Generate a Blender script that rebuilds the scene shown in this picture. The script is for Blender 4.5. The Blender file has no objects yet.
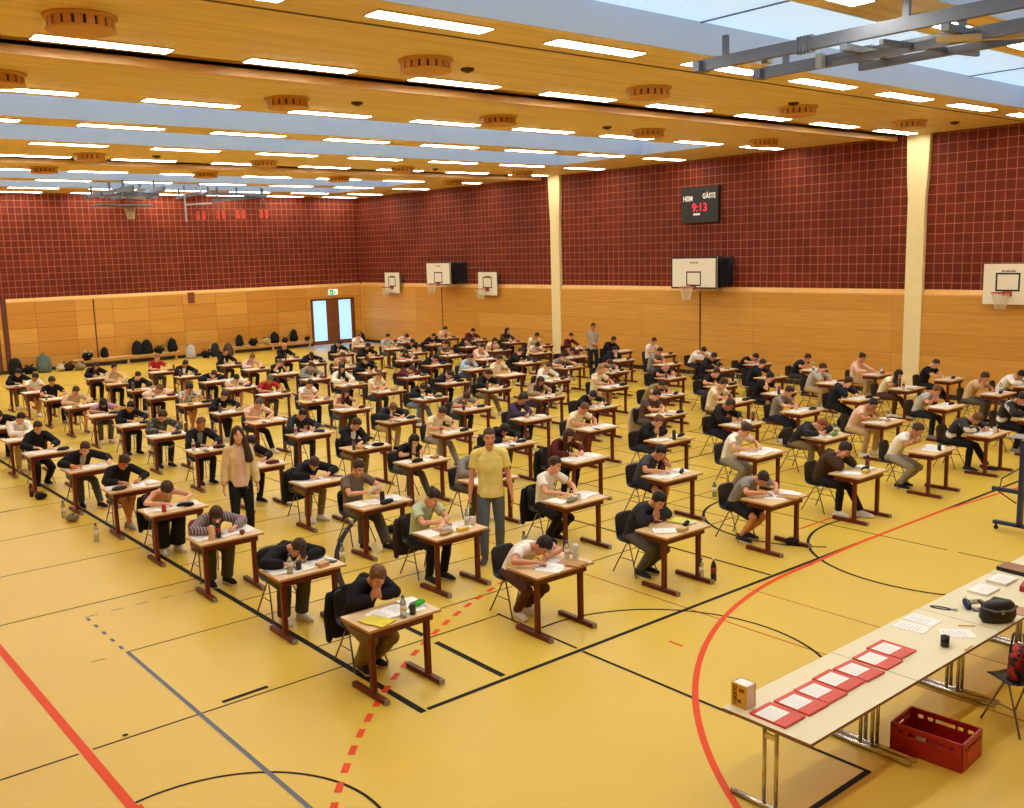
import bpy, bmesh, math, random
from mathutils import Vector, Matrix, noise, Quaternion
SC = bpy.context.scene
COL = SC.collection
rnd = random.Random(7)
PI = math.pi

# ------------------------------------------------------------------ helpers
def lin(c):
    return tuple((v / 12.92) if v <= 0.04045 else ((v + 0.055) / 1.055) ** 2.4 for v in c)

def hexc(h):
    h = h.lstrip('#')
    return lin(tuple(int(h[i:i + 2], 16) / 255 for i in (0, 2, 4))) + (1.0,)

MATS = {}
def mat(name, col, rough=0.55, metal=0.0, var=0.0, vscale=8.0, bump=0.0, bscale=60.0, emit=0.0, ecol=None, trans=0.0, alpha=1.0, spec=0.5, sheen=0.0):
    if name in MATS:
        return MATS[name]
    m = bpy.data.materials.new(name)
    m.use_nodes = True
    nt = m.node_tree
    b = nt.nodes['Principled BSDF']
    c = hexc(col) if isinstance(col, str) else tuple(col)
    b.inputs['Base Color'].default_value = c
    b.inputs['Roughness'].default_value = rough
    b.inputs['Metallic'].default_value = metal
    b.inputs['Specular IOR Level'].default_value = spec
    b.inputs['Transmission Weight'].default_value = trans
    b.inputs['Alpha'].default_value = alpha
    if emit:
        b.inputs['Emission Color'].default_value = hexc(ecol) if ecol else c
        b.inputs['Emission Strength'].default_value = emit
    if var or bump:
        tc = nt.nodes.new('ShaderNodeTexCoord')
    if var:
        n = nt.nodes.new('ShaderNodeTexNoise')
        n.inputs['Scale'].default_value = vscale
        n.inputs['Detail'].default_value = 4
        nt.links.new(tc.outputs['Object'], n.inputs['Vector'])
        r = nt.nodes.new('ShaderNodeMapRange')
        r.inputs['From Min'].default_value = 0.3
        r.inputs['From Max'].default_value = 0.7
        r.inputs['To Min'].default_value = 1 - var
        r.inputs['To Max'].default_value = 1 + var
        nt.links.new(n.outputs['Fac'], r.inputs['Value'])
        h = nt.nodes.new('ShaderNodeHueSaturation')
        h.inputs['Color'].default_value = c
        nt.links.new(r.outputs['Result'], h.inputs['Value'])
        nt.links.new(h.outputs['Color'], b.inputs['Base Color'])
    if bump:
        n2 = nt.nodes.new('ShaderNodeTexNoise')
        n2.inputs['Scale'].default_value = bscale
        n2.inputs['Detail'].default_value = 3
        nt.links.new(tc.outputs['Object'], n2.inputs['Vector'])
        bp = nt.nodes.new('ShaderNodeBump')
        bp.inputs['Strength'].default_value = bump
        bp.inputs['Distance'].default_value = 0.02
        nt.links.new(n2.outputs['Fac'], bp.inputs['Height'])
        nt.links.new(bp.outputs['Normal'], b.inputs['Normal'])
    MATS[name] = m
    return m

def vcomb(nt, a, b, axes):
    """vector (u,v,0) picked from object coordinates by axis letters"""
    tc = nt.nodes.new('ShaderNodeTexCoord')
    s = nt.nodes.new('ShaderNodeSeparateXYZ')
    nt.links.new(tc.outputs['Object'], s.inputs[0])
    c = nt.nodes.new('ShaderNodeCombineXYZ')
    nt.links.new(s.outputs[axes[0]], c.inputs['X'])
    nt.links.new(s.outputs[axes[1]], c.inputs['Y'])
    return c

def tile_mat(name, axes):
    m = bpy.data.materials.new(name); m.use_nodes = True
    nt = m.node_tree; b = nt.nodes['Principled BSDF']
    v = vcomb(nt, 0, 0, axes)
    br = nt.nodes.new('ShaderNodeTexBrick')
    br.offset = 0.0; br.squash = 1.0
    br.inputs['Scale'].default_value = 1.0
    br.inputs['Brick Width'].default_value = 0.262
    br.inputs['Row Height'].default_value = 0.268
    br.inputs['Mortar Size'].default_value = 0.009
    br.inputs['Mortar Smooth'].default_value = 0.1
    br.inputs['Bias'].default_value = 0.15
    br.inputs['Color1'].default_value = hexc('#742b17')
    br.inputs['Color2'].default_value = hexc('#622311')
    br.inputs['Mortar'].default_value = hexc('#b2694a')
    nt.links.new(v.outputs[0], br.inputs['Vector'])
    n = nt.nodes.new('ShaderNodeTexNoise'); n.inputs['Scale'].default_value = 0.5; n.inputs['Detail'].default_value = 3
    nt.links.new(v.outputs[0], n.inputs['Vector'])
    r = nt.nodes.new('ShaderNodeMapRange')
    r.inputs['From Min'].default_value = 0.3; r.inputs['From Max'].default_value = 0.7
    r.inputs['To Min'].default_value = 0.85; r.inputs['To Max'].default_value = 1.15
    nt.links.new(n.outputs['Fac'], r.inputs['Value'])
    h = nt.nodes.new('ShaderNodeHueSaturation')
    nt.links.new(br.outputs['Color'], h.inputs['Color']); nt.links.new(r.outputs['Result'], h.inputs['Value'])
    nt.links.new(h.outputs['Color'], b.inputs['Base Color'])
    bp = nt.nodes.new('ShaderNodeBump'); bp.inputs['Strength'].default_value = 0.4; bp.inputs['Distance'].default_value = 0.01
    bp.invert = True
    nt.links.new(br.outputs['Fac'], bp.inputs['Height']); nt.links.new(bp.outputs['Normal'], b.inputs['Normal'])
    b.inputs['Roughness'].default_value = 0.65; b.inputs['Specular IOR Level'].default_value = 0.2
    return m

def wood_mat(name, axes, c1, c2, w=2.9, hgt=0.62, gap=0.006, mortar='#6d3c12', rough=0.4, grain=(0.7, 26)):
    m = bpy.data.materials.new(name); m.use_nodes = True
    nt = m.node_tree; b = nt.nodes['Principled BSDF']
    v = vcomb(nt, 0, 0, axes)
    br = nt.nodes.new('ShaderNodeTexBrick'); br.offset = 0.0
    br.inputs['Scale'].default_value = 1.0
    br.inputs['Brick Width'].default_value = w
    br.inputs['Row Height'].default_value = hgt
    br.inputs['Mortar Size'].default_value = gap
    br.inputs['Color1'].default_value = hexc(c1)
    br.inputs['Color2'].default_value = hexc(c2)
    br.inputs['Mortar'].default_value = hexc(mortar)
    nt.links.new(v.outputs[0], br.inputs['Vector'])
    mp = nt.nodes.new('ShaderNodeMapping')
    mp.inputs['Scale'].default_value = (grain[0], grain[1], 1)
    nt.links.new(v.outputs[0], mp.inputs['Vector'])
    n = nt.nodes.new('ShaderNodeTexNoise'); n.inputs['Scale'].default_value = 1.0; n.inputs['Detail'].default_value = 5
    nt.links.new(mp.outputs[0], n.inputs['Vector'])
    r = nt.nodes.new('ShaderNodeMapRange')
    r.inputs['From Min'].default_value = 0.3; r.inputs['From Max'].default_value = 0.7
    r.inputs['To Min'].default_value = 0.86; r.inputs['To Max'].default_value = 1.1
    nt.links.new(n.outputs['Fac'], r.inputs['Value'])
    h = nt.nodes.new('ShaderNodeHueSaturation')
    nt.links.new(br.outputs['Color'], h.inputs['Color']); nt.links.new(r.outputs['Result'], h.inputs['Value'])
    nt.links.new(h.outputs['Color'], b.inputs['Base Color'])
    b.inputs['Roughness'].default_value = rough
    return m

def B():
    return bmesh.new()

def box(bm, x0, x1, y0, y1, z0, z1, mi=0, M=None):
    vs = [Vector((x, y, z)) for z in (z0, z1) for y in (y0, y1) for x in (x0, x1)]
    if M is not None:
        vs = [M @ v for v in vs]
    v = [bm.verts.new(p) for p in vs]
    out = []
    for q in ((0, 2, 3, 1), (4, 5, 7, 6), (0, 1, 5, 4), (2, 6, 7, 3), (0, 4, 6, 2), (1, 3, 7, 5)):
        f = bm.faces.new([v[i] for i in q]); f.material_index = mi; out.append(f)
    return out

def bev(bm, w=0.006, seg=2):
    bmesh.ops.bevel(bm, geom=[e for e in bm.edges if len(e.link_faces) == 2 and e.calc_face_angle(0) > 0.6], offset=w, segments=seg, affect='EDGES', profile=0.5)

def basis(d, hint=Vector((0, 0, 1))):
    d = d.normalized()
    if abs(d.dot(hint)) > 0.97:
        hint = Vector((0, 1, 0)) if abs(d.y) < 0.9 else Vector((1, 0, 0))
    x = d.cross(hint).normalized()
    y = x.cross(d).normalized()
    return x, y

def loft(bm, rings, mi=0, cap=True):
    R = [[bm.verts.new(p) for p in r] for r in rings]
    n = len(R[0])
    for a, b in zip(R, R[1:]):
        for i in range(n):
            f = bm.faces.new((a[i], a[(i + 1) % n], b[(i + 1) % n], b[i])); f.material_index = mi; f.smooth = True
    if cap:
        f = bm.faces.new(list(reversed(R[0]))); f.material_index = mi
        f = bm.faces.new(R[-1]); f.material_index = mi
    return R

def ell(c, x, y, rx, ry, n):
    return [c + x * (rx * math.cos(2 * PI * i / n)) + y * (ry * math.sin(2 * PI * i / n)) for i in range(n)]

def tube(bm, pts, r, n=8, mi=0, dome=False, hint=Vector((0, 0, 1))):
    """tube through pts; r a number or a list of numbers / (rx, ry)"""
    pts = [Vector(p) for p in pts]
    if not isinstance(r, (list, tuple)):
        r = [r] * len(pts)
    rr = [(q, q) if not isinstance(q, (list, tuple)) else q for q in r]
    rings = []
    px = None
    for i, p in enumerate(pts):
        if i == 0: d = pts[1] - pts[0]
        elif i == len(pts) - 1: d = pts[-1] - pts[-2]
        else: d = (pts[i + 1] - p).normalized() + (p - pts[i - 1]).normalized()
        d = d.normalized()
        if px is None:
            x, y = basis(d, hint)
        else:
            x = (px - d * px.dot(d)).normalized(); y = x.cross(d).normalized()
        px = x
        if dome and i == 0:
            for t in (0.95, 0.75, 0.4):
                s = math.sqrt(1 - t * t); k = max(rr[0]) if max(rr[0]) < 2 * min(rr[0]) else min(rr[0])
                rings.append(ell(p - d * k * t, x, y, rr[0][0] * s, rr[0][1] * s, n))
        rings.append(ell(p, x, y, rr[i][0], rr[i][1], n))
        if dome and i == len(pts) - 1:
            for t in (0.4, 0.75, 0.95):
                s = math.sqrt(1 - t * t); k = max(rr[-1]) if max(rr[-1]) < 2 * min(rr[-1]) else min(rr[-1])
                rings.append(ell(p + d * k * t, x, y, rr[-1][0] * s, rr[-1][1] * s, n))
    loft(bm, rings, mi)

def lathe(bm, prof, c=(0, 0, 0), n=20, mi=0):
    c = Vector(c)
    loft(bm, [[c + Vector((r * math.cos(2 * PI * i / n), r * math.sin(2 * PI * i / n), z)) for i in range(n)] for r, z in prof], mi)

def ball(bm, c, rx, ry=None, rz=None, M=None, seg=12, ring=8):
    ry = ry or rx; rz = rz or rx
    mm = Matrix.Translation(Vector(c)) @ (M.to_4x4() if M is not None else Matrix()) @ Matrix.Diagonal((rx, ry, rz, 1))
    bmesh.ops.create_uvsphere(bm, u_segments=seg, v_segments=ring, radius=1, matrix=mm)

def mesh(name, bm, mats, smooth=False):
    bmesh.ops.recalc_face_normals(bm, faces=bm.faces)
    me = bpy.data.meshes.new(name)
    bm.to_mesh(me); bm.free()
    for m in (mats if isinstance(mats, (list, tuple)) else [mats]):
        me.materials.append(m)
    if smooth:
        for p in me.polygons: p.use_smooth = True
    return me

def link(name, data, parent=None, loc=None, M=None):
    o = bpy.data.objects.new(name, data)
    COL.objects.link(o)
    if parent is not None: o.parent = parent
    if M is not None: o.matrix_basis = M
    if loc is not None: o.location = loc
    return o

def obj(name, bm, mats, parent=None, loc=None, smooth=False, M=None):
    return link(name, mesh(name, bm, mats, smooth), parent, loc, M)

def split(o):
    """each loose piece of a part becomes a part of its own"""
    me = o.data; par = list(range(len(me.vertices)))
    def find(a):
        while par[a] != a: par[a] = par[par[a]]; a = par[a]
        return a
    for e in me.edges:
        a, b = find(e.vertices[0]), find(e.vertices[1])
        if a != b: par[a] = b
    roots = {}
    for v in range(len(par)): roots.setdefault(find(v), len(roots))
    if len(roots) < 2: return [o]
    out = [o]; nm = o.name.split('.')[0]
    src = me.copy()
    for k in range(len(roots)):
        b = bmesh.new(); b.from_mesh(src); b.verts.ensure_lookup_table()
        bmesh.ops.delete(b, geom=[v for v in b.verts if roots[find(v.index)] != k], context='VERTS')
        m2 = me if k == 0 else bpy.data.meshes.new(nm)
        if k: 
            for q in src.materials: m2.materials.append(q)
        b.to_mesh(m2); b.free()
        if k:
            n = bpy.data.objects.new(nm, m2); COL.objects.link(n); n.parent = o.parent; n.matrix_basis = o.matrix_basis.copy(); out.append(n)
    bpy.data.meshes.remove(src)
    return out

def tag(o, label=None, cat=None, group=None, kind=None):
    if label: o['label'] = label
    if cat: o['category'] = cat
    if group: o['group'] = group
    if kind: o['kind'] = kind
    return o

def thing(name, label, cat, loc=(0, 0, 0), rz=0.0, group=None):
    o = bpy.data.objects.new(name, None); COL.objects.link(o)
    o.empty_display_size = 0.1
    o.location = loc; o.rotation_euler = (0, 0, rz)
    return tag(o, label, cat, group)

def struct(name, bm, mats, parent=None, smooth=False):
    o = obj(name, bm, mats, parent, smooth=smooth)
    if parent is None: o['kind'] = 'structure'
    return o

def dup(root, loc, rz=0.0, label=None, group=None):
    r = root.copy(); COL.objects.link(r); r.location = loc; r.rotation_euler = (0, 0, rz)
    if label: r['label'] = label
    if group: r['group'] = group
    for ch in list(root.children):
        c = ch.copy(); COL.objects.link(c); c.parent = r
        for g in list(ch.children):
            d = g.copy(); COL.objects.link(d); d.parent = c
    return r

def setmat(o, m, i=0):
    s = o.material_slots[i]
    s.link = 'OBJECT'; s.material = m

ORD = ['first', 'second', 'third', 'fourth', 'fifth', 'sixth', 'seventh', 'eighth', 'ninth', 'tenth', 'eleventh', 'twelfth', 'thirteenth', 'fourteenth']

# ------------------------------------------------------------------ hall dimensions
XW, YW, HC = 26.54, 43.6, 7.28
XL, YF = -2.0, -3.0
ZB = 3.0

M_floor = mat('floor_linoleum', '#d6b445', rough=0.36, var=0.03, vscale=0.7, spec=0.3)
M_tileR = tile_mat('brown_tiles_side', ('Y', 'Z'))
M_tileB = tile_mat('brown_tiles_end', ('X', 'Z'))
M_woodR = wood_mat('wall_wood_side', ('Y', 'Z'), '#d79f46', '#ca8e35', 4.83, 0.60, gap=0.004, mortar='#9a5f24')
M_woodB = wood_mat('wall_wood_end', ('X', 'Z'), '#d9a046', '#c88730', 1.55, 0.60)
M_ledge = mat('wood_ledge', '#dfa85a', rough=0.4, var=0.06, vscale=3)
M_base = mat('baseboard_dark', '#2a211f', rough=0.5)
M_ceil = wood_mat('ceiling_wood', ('X', 'Y'), '#ecd29a', '#e8cc8f', 5.9, 0.11, gap=0.0012, mortar='#d2b274', rough=0.5, grain=(0.4, 6))
M_slot = mat('ceiling_slot_dark', '#4a2f1c', rough=0.6)
M_lip = mat('ceiling_lip_lacquer', '#e6b368', rough=0.32, spec=0.5)
M_cream = mat('column_cream', '#ecdca4', rough=0.6, var=0.03, vscale=4)
M_white = mat('white_lacquer', '#e8e4da', rough=0.5)
M_shaft = mat('skylight_lining', '#d3e3fa', rough=0.7)
M_dark = mat('black_matte', '#17161a', rough=0.6)
M_steel = mat('grey_steel', '#6f7580', rough=0.45, metal=0.3)
M_steelL = mat('pale_steel', '#a9a79f', rough=0.4, metal=0.3)
M_chrome = mat('chrome', '#c9c7c2', rough=0.22, metal=0.95)

# ------------------------------------------------------------------ floor and its court lines
bm = B(); box(bm, XL, XW, YF, YW, -0.1, 0.0); struct('floor', bm, M_floor)

LZ = [0.0012]
def strip(bm, p, q, w, z=None):
    p = Vector((p[0], p[1], 0)); q = Vector((q[0], q[1], 0))
    d = (q - p).normalized(); n = Vector((-d.y, d.x, 0)) * (w / 2)
    zz = Vector((0, 0, z if z is not None else LZ[0]))
    f = bm.faces.new([bm.verts.new(v + zz) for v in (p - n, q - n, q + n, p + n)])
def arc(bm, c, r, a0, a1, w, n=48, z=None):
    zz = z if z is not None else LZ[0]
    a = [math.radians(a0 + (a1 - a0) * i / n) for i in range(n + 1)]
    I = [bm.verts.new((c[0] + (r - w / 2) * math.cos(t), c[1] + (r - w / 2) * math.sin(t), zz)) for t in a]
    O = [bm.verts.new((c[0] + (r + w / 2) * math.cos(t), c[1] + (r + w / 2) * math.sin(t), zz)) for t in a]
    for i in range(n): bm.faces.new((I[i], O[i], O[i + 1], I[i + 1]))

M_lblk = mat('line_black', '#1c1511', rough=0.7, spec=.15)
M_lred = mat('line_red', '#dd4a1e', rough=0.6, spec=.2)
M_lblue = mat('line_blue_grey', '#666c78', rough=0.6, spec=.2)
M_lthin = mat('line_thin_brown', '#33210f', rough=0.7, spec=.15)
M_lredt = mat('line_thin_red', '#b8602c', rough=0.6, spec=.2)

bm = B(); LZ[0] = 0.0020
strip(bm, (4.96, 7.40), (4.96, 37.5), 0.075)
strip(bm, (5.02, 7.43), (26.0, 7.36), 0.06)
strip(bm, (6.06, 9.4), (6.06, 8.98), 0.075); strip(bm, (6.05, 8.72), (6.04, 7.50), 0.075)
strip(bm, (7.08, 3.96), (7.08, 4.95), 0.04); strip(bm, (7.08, 5.35), (7.08, 7.38), 0.04); strip(bm, (7.09, 7.48), (7.12, 8.92), 0.035)
strip(bm, (3.0, 3.96), (7.1, 3.96), 0.055)
arc(bm, (13.4, 8.75), 1.6, 60, 225, 0.05)
strip(bm, (10.66, 7.45), (10.68, 13.0), 0.045)
arc(bm, (13.35, 6.3), 1.96, 60, 260, 0.045)
arc(bm, (13.48, 8.29), 7.77, 133, 168, 0.085)
arc(bm, (7.35, 6.46), 1.75, -40, 95, 0.035)
arc(bm, (2.49, 6.46), 1.27, -10, 100, 0.03)
strip(bm, (3.05, 19.0), (4.1, 19.0), 0.06); strip(bm, (3.6, 8.97), (4.1, 8.985), 0.06)
strip(bm, (2.61, 8.95), (2.66, 8.95), 0.05)
strip(bm, (18.0, 9.2), (18.0, 15.0), 0.05); strip(bm, (11.7, 13.0), (26, 13.0), 0.05)
strip(bm, (21.96, 7.4), (21.96, 36.6), 0.06); strip(bm, (4.96, 37.5), (21.96, 37.5), 0.06)
struct('floor_marking_black', bm, M_lblk)

bm = B(); LZ[0] = 0.0014
for Y, x0, x1 in ((8.88, 0, 2.2), (8.88, 2.32, 7.1), (12.88, 0, 4.95), (14.95, 0, 4.95), (16.97, 0, 4.95), (19.0, 0, 4.95), (21.0, 0, 4.95), (23.0, 0, 4.95), (25.0, 0, 12), (27.0, 0, 12)):
    strip(bm, (x0, Y), (x1, Y), 0.026)
strip(bm, (3.31, 10.94), (4.95, 10.93), 0.022); strip(bm, (2.93, 10.94), (3.08, 10.92), 0.018)
for k in range(5): strip(bm, (3.31 + .32 * k, 12.43), (3.47 + .32 * k, 12.43), 0.016)
strip(bm, (13.33, 12.5), (13.33, 6.35), 0.03); strip(bm, (13.34, 6.2), (13.34, 4.2), 0.03)
for Y in (9.55, 10.9, 11.6, 13.6, 15.0, 16.9, 18.9, 21.2, 23.2, 25.2, 27.2, 29.2, 31.2):
    strip(bm, (5.0, Y), (26.2, Y), 0.024)
for X in (8.5, 12.55, 15.2, 17.2, 19.6, 21.0, 24.1):
    strip(bm, (X, 8.9 if X > 9 else 13), (X, 36), 0.026)
struct('floor_marking_thin', bm, M_lthin)

bm = B(); LZ[0] = 0.0026
strip(bm, (2.26, 7.66), (2.26, 40), 0.085); strip(bm, (2.2, 7.62), (2.33, 7.62), 0.09)
arc(bm, (11.23, 0.98), 6.36, 88, 200, 0.065, 80)
strip(bm, (11.4, 7.345), (12.8, 7.40), 0.06); strip(bm, (12.8, 7.40), (15.2, 7.40), 0.06); strip(bm, (15.2, 7.40), (18.0, 7.16), 0.05)
for i in range(26):                       # broken nine metre line
    a = 148 - i * 1.78
    arc(bm, (11.3, 0.46), 9.91, a, a - 0.95, 0.065, 3)
strip(bm, (12.79, 8.42), (13.92, 8.42), 0.04); strip(bm, (7.98, 6.72), (7.98, 6.92), 0.03)
struct('floor_marking_red', bm, M_lred)
bm = B(); LZ[0] = 0.0017
strip(bm, (8.93, 12.3), (8.90, 3.0), 0.026); strip(bm, (10.01, 7.35), (10.03, 3.0), 0.022)
struct('floor_marking_thin_red', bm, M_lredt)
bm = B(); LZ[0] = 0.0023
strip(bm, (3.33, 10.93), (3.33, 4.5), 0.045)
for k in range(5): strip(bm, (3.32, 12.38 - .3 * k), (3.32, 12.26 - .3 * k), 0.04)
struct('floor_marking_blue', bm, M_lblue)

# ------------------------------------------------------------------ walls

# side wall with the hoops: tiles above, timber panelling with a splayed top rail below
bm = B(); box(bm, XW, XW + 0.2, YF, YW + 0.2, ZB - 0.2, HC + 1.2); struct('wall_right', bm, M_tileR)
bm = B(); box(bm, XW - 0.10, XW + 0.1, YF, YW, 0.0, 2.86)
struct('wall_right_panelling', bm, M_woodR)
bm = B()
for y0, y1 in ((YF, 13.6), (14.08, 28.46), (28.94, YW)):
    v = [(XW - 0.105, 2.86), (XW - 0.105, 2.90), (XW - 0.0, ZB + 0.03), (XW + 0.05, 2.86)]
    a = [bm.verts.new((x, y0, z)) for x, z in v]; b2 = [bm.verts.new((x, y1, z)) for x, z in v]
    for i in range(4): bm.faces.new((a[i], a[(i + 1) % 4], b2[(i + 1) % 4], b2[i]))
    bm.faces.new(a); bm.faces.new(b2)
struct('trim_1', bm, M_ledge)
bm = B(); box(bm, XW - 0.125, XW - 0.08, YF, YW - 0.1, 0, 0.14); struct('baseboard_right', bm, M_base)
# thin dark joints with hanging cables on the panelling
bm = B()
for y in (21.49, 36.5):
    box(bm, XW - 0.118, XW - 0.09, y - 0.022, y + 0.022, 0.14, 2.86)
struct('trim_2', bm, mat('joint_dark', '#4a2a14'))

# end wall
bm = B(); box(bm, XL, XW + 0.2, YW, YW + 0.2, ZB - 0.2, HC + 1.2); struct('wall_back', bm, M_tileB)
bm = B()
box(bm, XL, 23.52, YW - 0.10, YW + 0.1, 0.0, 2.86)
box(bm, 25.92, XW, YW - 0.10, YW + 0.1, 0.0, 2.86)
box(bm, 23.52, 25.92, YW - 0.10, YW + 0.1, 2.30, 2.86)
struct('wall_back_panelling', bm, M_woodB)
bm = B()
v = [(YW - 0.105, 2.86), (YW - 0.105, 2.90), (YW, ZB + 0.03), (YW + 0.05, 2.86)]
a = [bm.verts.new((9.78, y, z)) for y, z in v]; b2 = [bm.verts.new((XW - 0.1, y, z)) for y, z in v]
for i in range(4): bm.faces.new((a[i], a[(i + 1) % 4], b2[(i + 1) % 4], b2[i]))
bm.faces.new(a); bm.faces.new(b2)
struct('trim_3', bm, M_ledge)
bm = B(); box(bm, XL, 23.5, YW - 0.125, YW - 0.08, 0, 0.14); box(bm, 25.94, XW - 0.12, YW - 0.125, YW - 0.08, 0, 0.14); struct('baseboard_back', bm, M_base)
bm = B()
box(bm, 13.14, 13.19, YW - 0.118, YW - 0.09, 0.14, 2.86)
box(bm, 9.30, 9.42, YW - 0.118, YW - 0.09, 0.0, 3.0); box(bm, 9.55, 9.76, YW - 0.118, YW - 0.09, 0.0, 2.98)
struct('trim_4', bm, mat('joint_brown', '#5e2c18'))
bm = B(); box(bm, XW - 0.16, XW - 0.1, YW - 0.16, YW - 0.1, 0.14, 2.9); struct('trim_5', bm, M_ledge)
# the recess with the fire hose flap in the panelling
bm = B(); box(bm, 17.3, 17.62, YW - 0.115, YW - 0.09, 2.45, 2.95); struct('trim_6', bm, mat('recess_brown', '#7a3a1c'))
# walls behind the viewer's gallery
bm = B(); box(bm, XL - 0.2, XL, YF, YW, 0, HC + 1.2); struct('wall_left', bm, M_woodR)
bm = B(); box(bm, XL, XW, YF - 0.2, YF, 0, HC + 1.2); struct('wall_front', bm, M_woodB)

# cream columns widening to the ceiling
for k, yc in enumerate((13.87, 28.74)):
    bm = B()
    prof = [(0.0, 0.25), (5.55, 0.25), (6.1, 0.295), (HC, 0.335)]
    R = []
    for z, hw in prof:
        R.append([Vector((XW - 0.14, yc - hw, z)), Vector((XW - 0.14, yc + hw, z)), Vector((XW + 0.1, yc + hw, z)), Vector((XW + 0.1, yc - hw, z))])
    loft(bm, R)
    for f in bm.faces: f.smooth = False
    bev(bm, 0.02, 2)
    o = struct('column_%d' % (k + 1), bm, M_cream)

# double glazed door in the end wall
door = bpy.data.objects.new('door_1', None); COL.objects.link(door); door.location = (24.72, YW - 0.06, 0); door['kind'] = 'structure'
M_door = mat('door_brown', '#7a4421', rough=0.45, var=0.1, vscale=4)
M_glass = mat('frosted_daylit_glass', '#bfe3ff', rough=0.3, emit=0.8, ecol='#8ccbff')
bm = B()
for s in (-1, 1):
    x0, x1 = (-1.2, 0.0) if s < 0 else (0.0, 1.2)
    g0, g1 = (-1.1, -.37) if s < 0 else (.34, 1.04)
    box(bm, x0, g0, -0.03, 0.03, 0.02, 2.28)
    box(bm, g1, x1, -0.03, 0.03, 0.02, 2.28)
    box(bm, g0, g1, -0.03, 0.03, 0.02, 0.22); box(bm, g0, g1, -0.03, 0.03, 2.22, 2.28)
obj('door_leaf', bm, M_door, door)
bm = B(); box(bm, -1.1, -0.37, -0.012, 0.012, 0.22, 2.22); obj('pane', bm, M_glass, door)
bm = B(); box(bm, 0.34, 1.04, -0.012, 0.012, 0.22, 2.22); obj('pane', bm, M_glass, door)
for s in (-1, 1):
    bm = B(); tube(bm, [(s * .08, -.03, 1.02), (s * .08, -.09, 1.02), (s * .24, -.09, 1.02)], .012); obj('door_handle', bm, M_steel, door)
bm = B()
box(bm, -1.24, -1.2, -0.06, 0.06, 0, 2.32); box(bm, 1.2, 1.24, -0.06, 0.06, 0, 2.32); box(bm, -1.2, 1.2, -0.06, 0.06, 2.28, 2.32)
obj('door_frame', bm, mat('door_frame_dark', '#5a3016'), door)
bm = B(); box(bm, 22.5, 26.4, YW - 2.6, YW - 0.2, 0.0005, 0.001); struct('floor_marking_grey', bm, mat('floor_grey_field', '#b8b3ad', rough=0.3))

# green exit sign over the door
t = thing('exit_sign', 'green and white lit exit sign above the glazed double door', 'sign', (24.75, YW - 0.16, 2.52))
bm = B(); box(bm, -0.24, 0.24, -0.03, 0.05, -0.03, 0.24); bev(bm, .008); obj('housing', bm, mat('sign_white', '#e9f3ee', emit=.6), t)
bm = B(); box(bm, -0.22, 0.0, -0.036, -0.03, -0.015, 0.225); obj('green_field', bm, mat('sign_green', '#12a060', emit=.7), t)
bm = B()
def flat(bm, pts, y):
    bm.faces.new([bm.verts.new((x, y, z)) for x, z in pts])
flat(bm, [(-.19, .09), (-.13, .09), (-.13, .13), (-.075, .085), (-.13, .04), (-.13, .07), (-.19, .07)], -.038)
obj('arrow', bm, mat('sign_figure', '#ffffff', emit=.8), t)
bm = B()
flat(bm, [(.05, .16), (.08, .19), (.11, .16), (.08, .13)], -.034); flat(bm, [(.03, .13), (.12, .13), (.13, .07), (.06, .07)], -.034)
flat(bm, [(.06, .07), (.09, .07), (.05, .0), (.02, .0)], -.034); flat(bm, [(.10, .07), (.13, .07), (.17, .02), (.14, .0)], -.034)
obj('running_figure', bm, MATS['sign_green'], t)

# ------------------------------------------------------------------ ceiling
SKY = [(3.45, 6.2), (7.2, 9.95), (18.62, 21.4), (22.5, 25.25), (33.3, 36.2), (37.3, 40.2)]
SLOT = [(14.06, 14.56), (29.12, 29.62)]
SX0, SX1 = 1.2, 23.45
bm = B()
cuts = sorted([(a, b, 'k') for a, b in SKY] + [(a, b, 's') for a, b in SLOT])
y = YF
for a, b, t in cuts:
    box(bm, XL, XW, y, a, HC, HC + 0.06)
    if t == 'k':
        box(bm, XL, SX0, a, b, HC, HC + 0.06); box(bm, SX1, XW, a, b, HC, HC + 0.06)
    y = b
box(bm, XL, XW, y, YW, HC, HC + 0.06)
struct('ceiling', bm, M_ceil)
bm = B(); box(bm, XL - .2, XW + .2, YF - .2, YW + .2, HC + 1.2, HC + 1.3); struct('roof', bm, M_dark)
bm = B()
for a, b in SLOT:
    box(bm, XL, XW, a - .02, b + .02, HC + 0.3, HC + 0.35); box(bm, XL, XW, a - .03, a, HC + .06, HC + 0.35)
struct('trim_7', bm, M_slot)
bm = B()
for a, b in SLOT:
    box(bm, XL, XW, b, b + 0.16, HC - 0.12, HC + 0.3)
struct('trim_8', bm, M_lip)
bm = B()
for y in (11.02, 6.0 - 0.9):
    box(bm, XL, XW, y - 0.035, y + 0.035, HC - 0.004, HC + 0.002)
struct('trim_9', bm, M_slot)
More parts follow.
